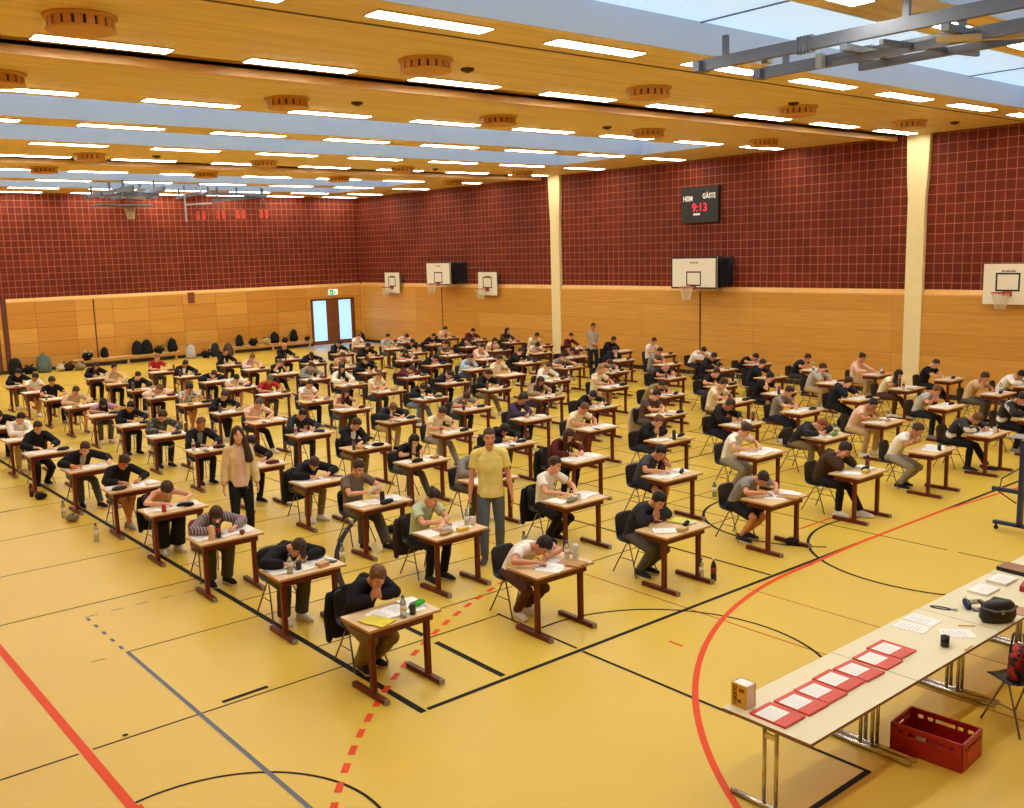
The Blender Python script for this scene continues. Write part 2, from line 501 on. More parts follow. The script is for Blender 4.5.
def pane_mat():
    m = bpy.data.materials.new('skylight_pane'); m.use_nodes = True
    nt = m.node_tree; b = nt.nodes['Principled BSDF']
    b.inputs['Base Color'].default_value = hexc('#b9c9d8'); b.inputs['Roughness'].default_value = 0.4
    tc = nt.nodes.new('ShaderNodeTexCoord'); w = nt.nodes.new('ShaderNodeTexWave')
    w.wave_type = 'BANDS'; w.bands_direction = 'Y'; w.inputs['Scale'].default_value = 4.0
    nt.links.new(tc.outputs['Object'], w.inputs['Vector'])
    mx = nt.nodes.new('ShaderNodeMix'); mx.data_type = 'RGBA'
    mx.inputs['A'].default_value = hexc('#86b6da'); mx.inputs['B'].default_value = hexc('#c4e4ff')
    nt.links.new(w.outputs['Fac'], mx.inputs['Factor'])
    nt.links.new(mx.outputs['Result'], b.inputs['Emission Color'])
    b.inputs['Emission Strength'].default_value = SKY_E
    return m
SKY_E = 0.85
M_pane = pane_mat()
for k, (a, b) in enumerate(SKY):
    w = bpy.data.objects.new('window_%d' % (k + 1), None); COL.objects.link(w); w['kind'] = 'structure'
    h = 0.46
    bm = B()
    box(bm, SX0, SX1, a - .001, a + .03, HC - .004, HC + h); box(bm, SX0, SX1, b - .03, b + .001, HC - .004, HC + h)
    box(bm, SX0 - .001, SX0 + .03, a + .03, b - .03, HC - .004, HC + h); box(bm, SX1 - .03, SX1 + .001, a + .03, b - .03, HC - .004, HC + h)
    obj('skylight_shaft', bm, M_shaft, w)
    bm = B(); box(bm, SX0 - .05, SX1 + .05, a - .05, b + .05, HC + h, HC + h + .03); obj('pane', bm, M_pane, w)
    bm = B()
    for z in (0.04,):
        for x in (3.5, 6.4, 9.3, 12.2, 15.1, 18.0, 20.9):
            box(bm, x - .012, x + .012, a, b, HC + h - .02, HC + h)
    obj('glazing_bar', bm, M_steel, w)
# ------------------------------------------------------------------ strip lights, air outlets, detectors
M_lamp = mat('lamp_diffuser', '#fff6e6', emit=20.0, ecol='#fffcf0')
M_lampf = mat('lamp_frame', '#d9cdb6', rough=0.5)
lamp0 = None
LROWS = [(2.9, 'above the folding tables'), (6.75, 'between the first two skylights'), (10.45, 'beside the dark ceiling groove'), (13.86, 'beside the first curtain slot'), (18.12, 'before the third skylight'), (21.95, 'between third and fourth skylight'),
         (25.72, 'after the fourth skylight'), (28.8, 'beside the second curtain slot'), (32.95, 'before the fifth skylight'), (36.75, 'between fifth and sixth skylight'), (40.6, 'after the sixth skylight'), (43.0, 'along the end wall')]
for ri, (Y, ph) in enumerate(LROWS):
    for k in range(-1, 8):
        X = 3.76 + 2.93 * k
        if X < 0: continue
        lab = 'flush white strip light in the ceiling row ' + ph
        if lamp0 is None:
            lamp0 = thing('ceiling_light', lab, 'ceiling light', (X, Y, HC), 0, 'strip lights ' + ph)
            bm = B(); box(bm, 0.0, 1.76, -.15, .15, -.026, -.002); bev(bm, .006, 1); obj('diffuser', bm, M_lamp, lamp0)
            bm = B()
            for q in ((-.02, 1.78, -.17, -.15), (-.02, 1.78, .15, .17), (-.02, 0, -.15, .15), (1.76, 1.78, -.15, .15)): box(bm, q[0], q[1], q[2], q[3], -.021, 0)
            obj('frame', bm, M_lampf, lamp0)
        else:
            dup(lamp0, (X, Y, HC), 0, lab, 'strip lights ' + ph)

M_vent = mat('vent_brown', '#d09a4c', rough=0.5)
M_ventd = mat('vent_dark', '#4a3018', rough=0.7)
v0 = None
VENTS = [(12.55, [3.95, 8.95, 13.95, 18.68, 23.4], 'nearer side of the first curtain slot'), (16.87, [4.0, 8.87, 13.91, 18.73, 23.5], 'just past the first curtain slot'),
         (27.85, [8.7, 13.74, 18.75, 24.0], 'just before the second curtain slot'), (32.1, [8.65, 13.7, 18.8, 24.0], 'past the second curtain slot')]
for Y, xs, ph in VENTS:
    for k, X in enumerate(xs):
        lab = 'round slotted air outlet ' + ph + ', ' + ORD[len(xs) - 1 - k] + ' from hoop wall'
        if v0 is None:
            v0 = thing('air_outlet', lab, 'vent', (X, Y, HC), 0, 'round ceiling air outlets')
            bm = B(); lathe(bm, [(.42, 0), (.42, -.02), (.38, -.03), (.38, -.045)], n=28); lathe(bm, [(.395, -.15), (.395, -.17), (.32, -.18)], n=28)
            split(obj('rim', bm, M_vent, v0))
            bm = B(); lathe(bm, [(.35, -.03), (.35, -.16)], n=28); obj('core', bm, M_ventd, v0)
            bm = B()
            for q in range(18):
                a = 2 * PI * q / 18
                box(bm, -.045, .045, .35, .375, -.155, -.04, M=Matrix.Rotation(a, 4, 'Z'))
            split(obj('slat', bm, M_vent, v0))
        else:
            dup(v0, (X, Y, HC), 0, lab)
d0 = None
for X, Y, ph in ((9.9, 12.75, 'first'), (10.2, 16.6, 'second'), (17.3, 16.9, 'third'), (18.0, 12.2, 'fourth'), (24.6, 12.0, 'fifth'), (20.2, 28.0, 'sixth'), (10.4, 27.6, 'seventh')):
    lab = 'small dark ceiling detector beside an air outlet, ' + {'first': 'near the first curtain slot', 'second': 'past the first slot, over open floor', 'third': 'past first slot, two lamps from hoop wall', 'fourth': 'before first slot, two outlets from hoop wall', 'fifth': 'close to the nearer cream column top', 'sixth': 'by the farther column', 'seventh': 'by second slot over the open floor'}[ph]
    if d0 is None:
        d0 = thing('smoke_detector', lab, 'detector', (X, Y, HC), 0, 'ceiling detectors')
        bm = B(); lathe(bm, [(.11, 0), (.11, -.03), (.07, -.05), (.03, -.07)], n=14); obj('body', bm, M_ventd, d0)
    else: dup(d0, (X, Y, HC), 0, lab)

# ------------------------------------------------------------------ writing
def text(s, size, m, M, parent=None, name='lettering', ext=0.002, align='CENTER', sx=1.0, bold=0.0):
    cu = bpy.data.curves.new('lettering_curve', 'FONT'); cu.body = s; cu.size = size; cu.extrude = ext; cu.offset = bold
    cu.align_x = align; cu.align_y = 'CENTER'
    o = bpy.data.objects.new('tmp', cu); COL.objects.link(o)
    me = bpy.data.meshes.new_from_object(o.evaluated_get(bpy.context.evaluated_depsgraph_get()))
    bpy.data.objects.remove(o)
    me.materials.clear(); me.materials.append(m)
    o = link(name, me, parent, M=M @ Matrix.Diagonal((sx, 1, 1, 1)))
    return o
# matrix putting text on the hoop wall facing -X : text x -> -Y, text y -> Z
def onside(x, y, z):
    return Matrix(((0, 0, -1, x), (-1, 0, 0, y), (0, 1, 0, z), (0, 0, 0, 1)))

# scoreboard
t = thing('scoreboard', 'black scoreboard with red clock digits high on the tiled hoop wall', 'scoreboard', (XW, 21.5, 5.19))
bm = B(); box(bm, -.14, 0.02, -.78, .78, 0, 1.18); bev(bm, .01); obj('case', bm, mat('score_black', '#1b1d1b', rough=.45), t)
M_let = mat('letter_white', '#f2f0e6', rough=.6)
text('HEIM', .23, M_let, onside(-.143, .50, .80), t, sx=.8, bold=.007)
text('GÄSTE', .23, M_let, onside(-.143, -.40, .86), t, sx=.8, bold=.007)
M_led = mat('led_red', '#ff2a48', emit=1.1, ecol='#ff2038')
text('9:13', .38, M_led, onside(-.143, .0, .49), t, 'clock_digits')
bm = B(); box(bm, -.144, -.139, -.02, .27, .24, .31); obj('sponsor_strip', bm, M_let, t)

# ------------------------------------------------------------------ basketball boards on the hoop wall
M_bb = mat('board_cream', '#e9e2c9', rough=.45, var=.02)
M_rim = mat('rim_orange', '#b23a22', rough=.45)
M_net = mat('net_cord', '#d9cfae', rough=.8)
def netmesh(bm, c, r0, r1, L, n=12, w=.006):
    c = Vector(c)
    rows = 5
    P = []
    for j in range(rows + 1):
        t = j / rows; r = r0 + (r1 - r0) * t ** 0.8
        P.append([c + Vector((r * math.cos(2 * PI * (i + .5 * (j % 2)) / n), r * math.sin(2 * PI * (i + .5 * (j % 2)) / n), -L * t)) for i in range(n)])
    for j in range(rows):
        for i in range(n):
            a = P[j][i]
            for k in ((i, (i - 1) % n) if j % 2 == 0 else (i, (i + 1) % n)):
                tube(bm, [a, P[j + 1][k]], w, 4)
def ringmesh(bm, c, r, w, n=24, m=6):
    c = Vector(c)
    R = []
    for i in range(n):
        a = 2 * PI * i / n; u = Vector((math.cos(a), math.sin(a), 0))
        R.append([bm.verts.new(c + u * (r + w * math.cos(2 * PI * k / m)) + Vector((0, 0, w * math.sin(2 * PI * k / m)))) for k in range(m)])
    for i in range(n):
        for k in range(m):
            bm.faces.new((R[i][k], R[(i + 1) % n][k], R[(i + 1) % n][(k + 1) % m], R[i][(k + 1) % m]))
def backboard(label, y, z0, w, h, out, frame, rimz, border):
    t = thing('basketball_hoop', label, 'basketball hoop', (XW, y, 0), 0, 'basketball hoops on the side wall')
    x = -out
    bm = B(); box(bm, x - .03, x, -w / 2, w / 2, z0, z0 + h); bev(bm, .008); obj('backboard', bm, M_bb, t)
    bm = B()
    def fr(a0, a1, b0, b1, th):
        for q in ((a0, a1, b0, b0 + th), (a0, a1, b1 - th, b1), (a0, a0 + th, b0 + th, b1 - th), (a1 - th, a1, b0 + th, b1 - th)):
            box(bm, x - .034, x - .028, q[0], q[1], q[2], q[3])
    if border: fr(-w / 2, w / 2, z0, z0 + h, .05)
    fr(-.31, .31, rimz + .02, rimz + .50, .045)
    obj('black_lines', bm, M_dark, t)
    bm = B()
    for q in range(6): box(bm, x - .033, x - .029, .15 - .06 * q - .045, .15 - .06 * q, z0 + h * .80, z0 + h * .80 + (.035 if q % 2 else .05))
    obj('maker_mark', bm, mat('maker_brown', '#6e3a28'), t)
    bm = B(); ringmesh(bm, (x - .03 - .15 - .225, 0, rimz), .225, .013)
    box(bm, x - .19, x - .03, -.05, .05, rimz - .05, rimz + .005)
    box(bm, x - .045, x - .03, -.12, .12, rimz - .10, rimz + .02)
    tube(bm, [(x - .05, .1, rimz - .08), (x - .30, .18, rimz - .005)], .01, 5); tube(bm, [(x - .05, -.1, rimz - .08), (x - .30, -.18, rimz - .005)], .01, 5)
    obj('rim', bm, M_rim, t)
    bm = B(); netmesh(bm, (x - .405, 0, rimz - .01), .215, .12, .42); obj('net', bm, M_net, t)
    bm = B()
    if frame:
        for s in (-1, 1):
            for zz in (z0 + .12, z0 + h - .12):
                box(bm, -out + .0, -.005, s * w * .38 - .03, s * w * .38 + .03, zz - .03, zz + .03)
            box(bm, -out + .06, -.12, s * w * .38 - .02, s * w * .38 + .02, z0 + .12, z0 + h - .12)
        box(bm, -.06, -.005, -w * .46, w * .46, z0 + .09, z0 + h - .02)
        box(bm, -out * .7, -out * .7 + .05, -w * .46, w * .46, z0 + .02, z0 + h - .02)
    else:
        for s in (-1, 1): box(bm, -out, -.14, s * w * .3 - .03, s * w * .3 + .03, z0 + .05, z0 + h - .1); box(bm, -.14, -.005, s * w * .3 - .03, s * w * .3 + .03, ZB + .06, z0 + h - .1)
    split(obj('wall_bracket', bm, M_dark if frame else M_steel, t))
    return t
backboard('black framed basketball hoop on deep bracket below the scoreboard', 21.06, 3.01, 1.92, 1.04, .95, True, 3.08, True)
backboard('white basketball hoop board beside the nearer cream column', 11.22, 2.68, 1.25, 1.05, .28, False, 3.0, False)
backboard('large basketball hoop on bracket near the corner, between two small hoops', 35.52, 3.0, 1.84, 1.02, .95, True, 3.08, True)
backboard('small white basketball hoop closest to the hall corner', 40.3, 2.56, 1.25, .98, .28, False, 2.85, False)
backboard('small white basketball hoop between the large corner hoop and farther column', 32.87, 2.57, 1.25, .98, .28, False, 2.85, False)
bm = B(); tube(bm, [(XW - .02, 34.5, 3.0), (XW - .02, 34.5, 3.72), (XW - .02, 33.6, 3.74)], .012, 5); tag(obj('wall_cable', bm, M_steel), 'thin cable conduit on the tiles behind the third corner hoop', 'cable')

# ------------------------------------------------------------------ folding basketball frame under the ceiling near the viewer
def girder(bm, p, q, w, h):
    p = Vector(p); q = Vector(q); d = (q - p); L = d.length; d.normalize()
    x, y = basis(d)
    M = Matrix((( x.x, d.x, y.x, p.x), (x.y, d.y, y.y, p.y), (x.z, d.z, y.z, p.z), (0, 0, 0, 1)))
    box(bm, -w / 2, w / 2, 0, L, -h / 2, h / 2, M=M)
def ceiling_frame(name, label, x0, x1, ya, yb, z, mirror=False):
    t = thing(name, label, 'basketball frame', (0, 0, 0), 0, 'ceiling basketball frames')
    for x, ye in ((x0, yb), (x1, yb - .1)):
        bm = B(); girder(bm, (x, ya, z), (x, ye, z), .09, .16)
        for k in range(5): box(bm, x - .055, x + .055, ye - 1.6 - .05 * k, ye - 1.585 - .05 * k, z - .11, z + .11)
        box(bm, x - .12, x + .12, ye - .02, ye + .10, z - .08, z + .06)
        obj('main_beam', bm, M_steel, t)
        bm = B()
        for yy in (ya + 1.0, (ya + ye) / 2, ye - .4): box(bm, x - .03, x + .03, yy - .04, yy + .04, z + .08, HC + .02)
        split(obj('hanger', bm, M_steel, t))
    xm = (x0 + x1) / 2
    bm = B()
    for yy, zz in ((yb - 2.3, z - .12), (yb - 3.6, z - .12), (ya + .8, z - .12)):
        box(bm, x0 - .1, x1 + .1, yy - .05, yy + .05, zz - .06, zz + .02)
    split(obj('cross_beam', bm, M_steel, t))
    for s in (-1, 1):
        bm = B(); girder(bm, (xm + s * .32, ya, z - .22), (xm + s * .32, yb - 1.9, z - .22), .07, .10)
        obj('folding_mast', bm, M_steel, t)
    bm = B(); girder(bm, (x0 + .1, yb - 3.4, z - .22), (xm + .3, ya + 1.2, z - .30), .09, .07); obj('diagonal_brace', bm, mat('brace_cream', '#c9b586', rough=.5), t)
    bm = B(); girder(bm, (xm - .9, yb - 2.9, z - .20), (xm + .95, yb - 3.2, z - .20), .06, .06); obj('strut', bm, M_steel, t)
    bm = B(); box(bm, x0 + .14, x0 + .26, yb - 1.0, yb - .9, z - .10, z + .10); box(bm, x1 - .16, x1 - .06, yb - 1.2, yb - 1.1, z - .10, z + .1)
    split(obj('end_bracket', bm, M_steelL, t))
    return t
ceiling_frame('ceiling_basketball_rig', 'grey folded basketball frame hanging under the skylight above the folding tables', 11.55, 12.85, 3.2, 9.35, 6.95)
tf = ceiling_frame('ceiling_basketball_rig', 'grey folded basketball frame hanging near the end wall with a net', 12.35, 13.45, 35.2, 40.2, 6.95)
bm = B(); box(bm, 11.9, 13.9, 37.6, 38.6, 6.48, 6.53); obj('backboard', bm, M_steel, tf)
bm = B(); ringmesh(bm, (13.15, 38.0, 6.42), .22, .015); obj('rim', bm, M_rim, tf)
bm = B(); netmesh(bm, (13.15, 38.0, 6.41), .215, .12, .42); obj('net', bm, M_net, tf)
t = thing('gymnastic_rig', 'grey ceiling beam for gymnastic rings between the far frames', 'gym ring frame', (0, 0, 0))
bm = B(); girder(bm, (16.2, 38.3, 7.0), (18.9, 38.3, 7.0), .1, .12); obj('main_beam', bm, M_steel, t)
bm = B(); girder(bm, (15.6, 37.0, 6.95), (15.9, 40.3, 6.95), .1, .12); obj('side_beam', bm, M_steel, t)
bm = B()
for x in (16.4, 17.6, 18.7): box(bm, x - .03, x + .03, 38.27, 38.33, 7.05, HC)
box(bm, 15.6, 15.66, 37.2, 37.26, 7.0, HC); box(bm, 15.85, 15.91, 40, 40.06, 7.0, HC)
split(obj('hanger', bm, M_steel, t))
bm = B(); girder(bm, (15.3, 38.0, 6.9), (15.3, 38.0, 5.9), .06, .06); girder(bm, (15.3, 38.0, 6.55), (16.4, 38.0, 6.62), .06, .06); box(bm, 15.27, 15.33, 37.97, 38.03, 6.9, HC); obj('post', bm, M_steelL, t)
t2 = thing('gymnastic_rig', 'grey folded beam near the end wall above the four red ring pairs', 'gym ring frame', (0, 0, 0))
bm = B(); girder(bm, (16.7, 38.6, 6.75), (19.0, 38.6, 6.98), .1, .12); obj('main_beam', bm, M_steel, t2)
bm = B()
for x in (16.9, 18.9): box(bm, x - .03, x + .03, 38.57, 38.63, 6.8, HC)
split(obj('hanger', bm, M_steel, t2))
M_ring = mat('ring_red', '#d6492c', rough=.5)
r0 = None
for k, x in enumerate((16.15, 17.0, 17.85, 18.9)):
    lab = 'pair of red gymnastic rings hanging before the end wall, ' + ['closest to the net', 'second from the net', 'third from the net', 'farthest from the net'][k].replace('closest', 'next').replace('farthest', 'fourth')
    zz = 6.0 + .02 * k
    t = thing('gym_rings', lab, 'gym rings', (x, 38.6, 0), 0, 'red gymnastic rings')
    for s in (-.12, .12):
        bm = B(); tube(bm, [(s, 0, zz + .36), (s, 0, HC if x < 16.5 else 6.68 + .1 * (x - 16.7))], .012, 5); obj('strap', bm, M_steel, t)
        bm = B(); box(bm, s - .07, s + .07, -.02, .02, zz + .0, zz + .36); bev(bm, .02, 2); obj('ring', bm, M_ring, t)
# ------------------------------------------------------------------ figures
M_skin = [mat('skin_fair', '#dba27e', rough=.55, var=.04, vscale=14), mat('skin_rosy', '#cf8f6c', rough=.55, var=.04, vscale=14), mat('skin_tan', '#b97b55', rough=.55, var=.04, vscale=14)]
M_eye = mat('eye_dark', '#2c1a14', rough=.3)
M_brow = mat('brow_brown', '#4a2f20', rough=.8)
M_lip = mat('lip_rose', '#a85a4c', rough=.5)

def remesh(name, bm, mats, vox, smooth=2):
    bmesh.ops.recalc_face_normals(bm, faces=bm.faces)
    me = bpy.data.meshes.new('tmp'); bm.to_mesh(me); bm.free()
    o = bpy.data.objects.new('tmp', me); COL.objects.link(o)
    r = o.modifiers.new('r', 'REMESH'); r.mode = 'VOXEL'; r.voxel_size = vox; r.use_smooth_shade = True
    s = o.modifiers.new('s', 'SMOOTH'); s.factor = 0.5; s.iterations = smooth
    out = bpy.data.meshes.new_from_object(o.evaluated_get(bpy.context.evaluated_depsgraph_get()))
    bpy.data.objects.remove(o); bpy.data.meshes.remove(me)
    out.name = name
    out.materials.clear()
    for m in (mats if isinstance(mats, (list, tuple)) else [mats]): out.materials.append(m)
    out.polygons.foreach_set('use_smooth', [True] * len(out.polygons))
    return out

def ik(a, b, l1, l2, pole):
    a = Vector(a); b = Vector(b); d = b - a; L = d.length
    if L > (l1 + l2) * .995: b = a + d * ((l1 + l2) * .995 / L); d = b - a; L = d.length
    L = max(L, abs(l1 - l2) + .02)
    x = (l1 * l1 - l2 * l2 + L * L) / (2 * L)
    h = math.sqrt(max(l1 * l1 - x * x, 0))
    d.normalize(); p = Vector(pole); p = (p - d * p.dot(d)).normalized()
    return a + d * x + p * h, b

def dirv(a):
    a = math.radians(a); return Vector((0, -math.sin(a), math.cos(a)))

UA, FA, TH, SH = .29, .255, .435, .43
SEATD = .66           # pelvis behind the desk centre

# seated poses: lean, head pitch / yaw / tilt, left and right hand (desk space: x, y from centre, z) or 'face'
POSES = {
 'write':   dict(lean=24, hp=48, yaw=6, tilt=4, R=(-.10, .06, .80), L=(.17, .10, .795)),
 'low':     dict(lean=38, hp=62, yaw=-8, tilt=-6, R=(-.12, .00, .80), L=(.16, .02, .795)),
 'handL':   dict(lean=30, hp=44, yaw=-8, tilt=8, R=(-.12, .04, .80), L='temple'),
 'handR':   dict(lean=26, hp=40, yaw=10, tilt=-8, R='temple', L=(.10, .08, .80)),
 'chin':    dict(lean=32, hp=42, yaw=0, tilt=0, R='mouth', L='mouth'),
 'upright': dict(lean=10, hp=36, yaw=0, tilt=0, R=(-.12, .16, .80), L=(.14, .15, .80)),
 'slump':   dict(lean=44, hp=64, yaw=10, tilt=8, R=(-.16, -.04, .80), L=(.08, .04, .80)),
 'folded':  dict(lean=20, hp=44, yaw=12, tilt=5, R=(.05, .13, .80), L=(-.04, .06, .80)),
 'look':    dict(lean=14, hp=22, yaw=26, tilt=0, R=(-.08, .08, .80), L=(.16, .12, .80)),
 'heads':   dict(lean=30, hp=46, yaw=0, tilt=0, R='temple', L='temple'),
 'reach':   dict(lean=34, hp=40, yaw=4, tilt=3, R=(-.26, .00, .80), L=(.34, -.02, .80)),
 'read':    dict(lean=6, hp=34, yaw=8, tilt=0, R=(.02, .24, .83), L=(.16, .18, .86)),
}
LEGS = {
 'down':  dict(L=(.11, -.36), R=(-.11, -.33), kw=.12),
 'tuck':  dict(L=(.10, -.10), R=(-.09, -.16), kw=.14),
 'ext':   dict(L=(.13, -.66), R=(-.12, -.40), kw=.12),
 'cross': dict(L=(-.02, -.42), R=(.03, -.34), kw=.15),
 'wide':  dict(L=(.17, -.40), R=(-.18, -.34), kw=.22),
}

def joints(pose, legs, female=False):
    p = POSES[pose]; g = LEGS[legs]
    J = {}
    le = p['lean']
    P0 = Vector((0, .02, .515)); P1 = P0 + dirv(le - 12) * .21; P2 = P1 + dirv(le) * .19; N = P2 + dirv(le + 16) * .16
    J['spine'] = [P0 - Vector((0, 0, .03)), P0 + dirv(le - 14) * .10, P1, P2, N]
    J['nd'] = dirv(le + 16)
    T = N + dirv(le + 24) * .085
    HM = Matrix.Rotation(math.radians(p['yaw']), 4, 'Z') @ Matrix.Rotation(math.radians(p['hp']), 4, 'X') @ Matrix.Rotation(math.radians(p['tilt']), 4, 'Y')
    H = T + HM @ Vector((0, -.018, .085))
    HM = Matrix.Translation(H) @ HM
    J['N'] = N; J['T'] = T; J['HM'] = HM
    for s, k in ((1, 'L'), (-1, 'R')):
        S = N + Vector((s * (.156 if female else .174), -.02, 0)) - dirv(le + 16) * .055
        t = p[k]
        if t == 'temple':
            W = HM @ Vector((s * .105, -.05, -.10)); hd = (HM.to_3x3() @ Vector((-s * .15, -.1, .95))).normalized(); pn = (HM.to_3x3() @ Vector((-s, 0.1, 0))).normalized(); pole = (s * .35, -.5, -1.0)
        elif t == 'mouth':
            W = HM @ Vector((s * .052, -.125, -.205)); hd = (HM.to_3x3() @ Vector((-s * .35, .35, .8))).normalized(); pn = (HM.to_3x3() @ Vector((-s * .5, .9, 0))).normalized(); pole = (s * .8, -.1, -.9)
        else:
            W = Vector((t[0], t[1] - SEATD, t[2])) + Vector((s * .03, .06, .028)); pole = (s * .95, .25, -.45)
            hd = None; pn = Vector((0, 0, -1))
        E, W = ik(S, W, UA, FA, pole)
        if hd is None and E.z < .838: E.z = .838
        if hd is None:
            hd = (W - E); hd.z = 0; hd.normalize(); hd = (hd + Vector((-s * .25, -.1, -.12))).normalized()
        elif E.z < .838 and E.y < -SEATD + .33: E.z = .838
        J['S' + k], J['E' + k], J['W' + k], J['hd' + k], J['pn' + k] = S, E, W, hd, pn
        hip = Vector((s * .09, -.01, .540)); a = g[k]
        A = Vector((a[0], a[1], .085))
        K, A = ik(hip, A, TH, SH, (s * g['kw'], -1.0, .75))
        J['H' + k], J['K' + k], J['A' + k] = hip, K, A
    J['foot'] = Vector((0, -1, 0))
    return J

def torso_rings(bm, sp, off=0.0, nmax=1.0, w=1.0, n=16, z0=0.0, neck=True, prof=None):
    """closed loft along the spine poly-line"""
    prof = prof or [(0.0, .150, .105), (.12, .168, .118), (.30, .150, .108), (.48, .150, .112), (.66, .163, .118), (.82, .168, .104), (.93, .130, .080), (1.0, .070, .060)]
    L = [0]
    for a, b in zip(sp, sp[1:]): L.append(L[-1] + (b - a).length)
    tot = L[-1]
    def at(t):
        q = t * tot
        for i in range(len(sp) - 1):
            if q <= L[i + 1] or i == len(sp) - 2:
                u = (q - L[i]) / (L[i + 1] - L[i]); d = (sp[i + 1] - sp[i]).normalized()
                d0 = (sp[max(i - 1, 0) + (1 if i > 0 else 0)] - sp[max(i - 1, 0)]).normalized() if i > 0 else d
                return sp[i].lerp(sp[i + 1], u), d
    rings = []
    for t, a, b in prof:
        if t > nmax: break
        c, d = at(t)
        x = Vector((1, 0, 0)); y = d.cross(x).normalized()
        rings.append(ell(c, x, y, a * w + off, b * (0.5 + w / 2) + off, n))
    loft(bm, rings)

def add_hand(bm, W, d, pn, s, curl=.5):
    d = d.normalized(); pn = (pn - d * pn.dot(d)).normalized(); x = d.cross(pn).normalized()     # x across the palm
    if x.dot(Vector((s, 0, 0))) < 0: x = -x                                                      # towards the outer (little finger) side
    tube(bm, [W - d * .02, W + d * .02, W + d * .06, W + d * .088], [(.026, .020), (.032, .019), (.040, .017), (.038, .014)], 10, dome=True, hint=pn)
    base = W + d * .088
    for k, (o, L) in enumerate(((-.030, .066), (-.010, .078), (.011, .073), (.030, .056))):
        a0 = base + x * o
        c1 = curl * (.6 + .12 * k)
        d1 = (d * math.cos(c1 * .7) + pn * math.sin(c1 * .7) + x * o * 2).normalized(); d2 = (d * math.cos(c1 * 2) + pn * math.sin(c1 * 2)).normalized()
        a1 = a0 + d1 * L * .52; a2 = a1 + d2 * L * .48
        tube(bm, [a0 - d * .012, a1, a2], [.0092, .0085, .0072], 7, dome=True)
    t0 = W + d * .025 - x * .028
    t1 = t0 + (d * .55 - x * .75 + pn * .3).normalized() * .040; t2 = t1 + (d * .9 - x * .1 + pn * .35).normalized() * .034
    tube(bm, [t0, t1, t2], [.013, .0105, .0085], 7, dome=True)

HEADP = [(-.118, .018, -.080, -.050), (-.108, .034, -.094, -.030), (-.085, .048, -.098, .005), (-.055, .058, -.094, .040), (-.02, .066, -.091, .076), (.02, .072, -.089, .092), (.055, .0745, -.087, .096), (.085, .069, -.076, .088), (.108, .055, -.054, .068), (.122, .030, -.026, .040)]
def add_head(bm, M):
    x = Vector((1, 0, 0)); y = Vector((0, 1, 0))
    rings = []
    for z, hw, yf, yb in HEADP:
        c = Vector((0, (yf + yb) / 2, z)); rings.append([M @ p for p in ell(c, x, y, hw, (yb - yf) / 2, 20)])
    loft(bm, rings)
    tube(bm, [M @ Vector(p) for p in ((0, -.084, .022), (0, -.098, -.006), (0, -.110, -.026), (0, -.092, -.036))], [.008, .011, .015, .012], 8, dome=True)
    tube(bm, [M @ Vector(p) for p in ((-.042, -.076, .034), (0, -.090, .034), (.042, -.076, .034))], .009, 8, dome=True)
    tube(bm, [M @ Vector(p) for p in ((-.020, -.090, -.062), (0, -.097, -.060), (.020, -.090, -.062))], .0075, 8, dome=True)
    ball(bm, M @ Vector((0, -.088, -.098)), .020, .015, .015)
    for s in (-1, 1):
        ball(bm, M @ Vector((s * .073, .012, -.008)), .010, .020, .032, M=M.to_3x3())
        ball(bm, M @ Vector((s * .040, -.066, -.022)), .024, .022, .022)

def paint_face(me, HM):
    inv = HM.inverted()
    for p in me.polygons:
        c = inv @ p.center
        if c.y > -.055 or abs(c.x) > .06 or abs(c.z) > .09: continue
        ax = abs(c.x)
        if ((ax - .031) / .0120) ** 2 + ((c.z - .014) / .0052) ** 2 < 1: p.material_index = 1
        elif ((ax - .032) / .018) ** 2 + ((c.z - .036) / .0042) ** 2 < 1: p.material_index = 2
        elif (c.x / .022) ** 2 + ((c.z + .061) / .0068) ** 2 < 1: p.material_index = 3

def build_body(J, vox, w=1.0, name='body'):
    bm = B()
    torso_rings(bm, J['spine'], -.006, w=w)
    tube(bm, [J['N'] - J['nd'] * .05, J['N'], J['T'], J['HM'] @ Vector((0, .01, -.02))], [.068, .056, .052, .050], 12, dome=True)
    add_head(bm, J['HM'])
    ball(bm, J['spine'][0] + Vector((0, .01, .03)), .155 * w, .12, .085)
    for k, s in (('L', 1), ('R', -1)):
        S, E, W = J['S' + k], J['E' + k], J['W' + k]
        tube(bm, [J['N'].lerp(S, .45) - J['nd'] * .01, S], [.05, .058], 10, dome=True)
        tube(bm, [S, S.lerp(E, .35), E.lerp(S, .1), E, E.lerp(W, .3), E.lerp(W, .7), W], [.052 * w, .047 * w, .039, .037, .040 * w, .031, .024], 12, dome=True)
        add_hand(bm, W, J['hd' + k], J['pn' + k], s, J.get('curl', .55))
        H, K, A = J['H' + k], J['K' + k], J['A' + k]
        tube(bm, [H, H.lerp(K, .4), K.lerp(H, .08), K, K.lerp(A, .3), K.lerp(A, .75), A], [.082, .073, .055, .053, .053, .037, .034], 12, dome=True)
        F = J['foot']
        tube(bm, [A + Vector((0, 0, -.03)) - F * .03, A + F * .05 + Vector((0, 0, -.045)), A + F * .13 + Vector((0, 0, -.058))], [.032, .031, .022], 10, dome=True)
    me = remesh(name, bm, [M_skin[0], M_eye, M_brow, M_lip], vox, 2)
    paint_face(me, J['HM'])
    return me

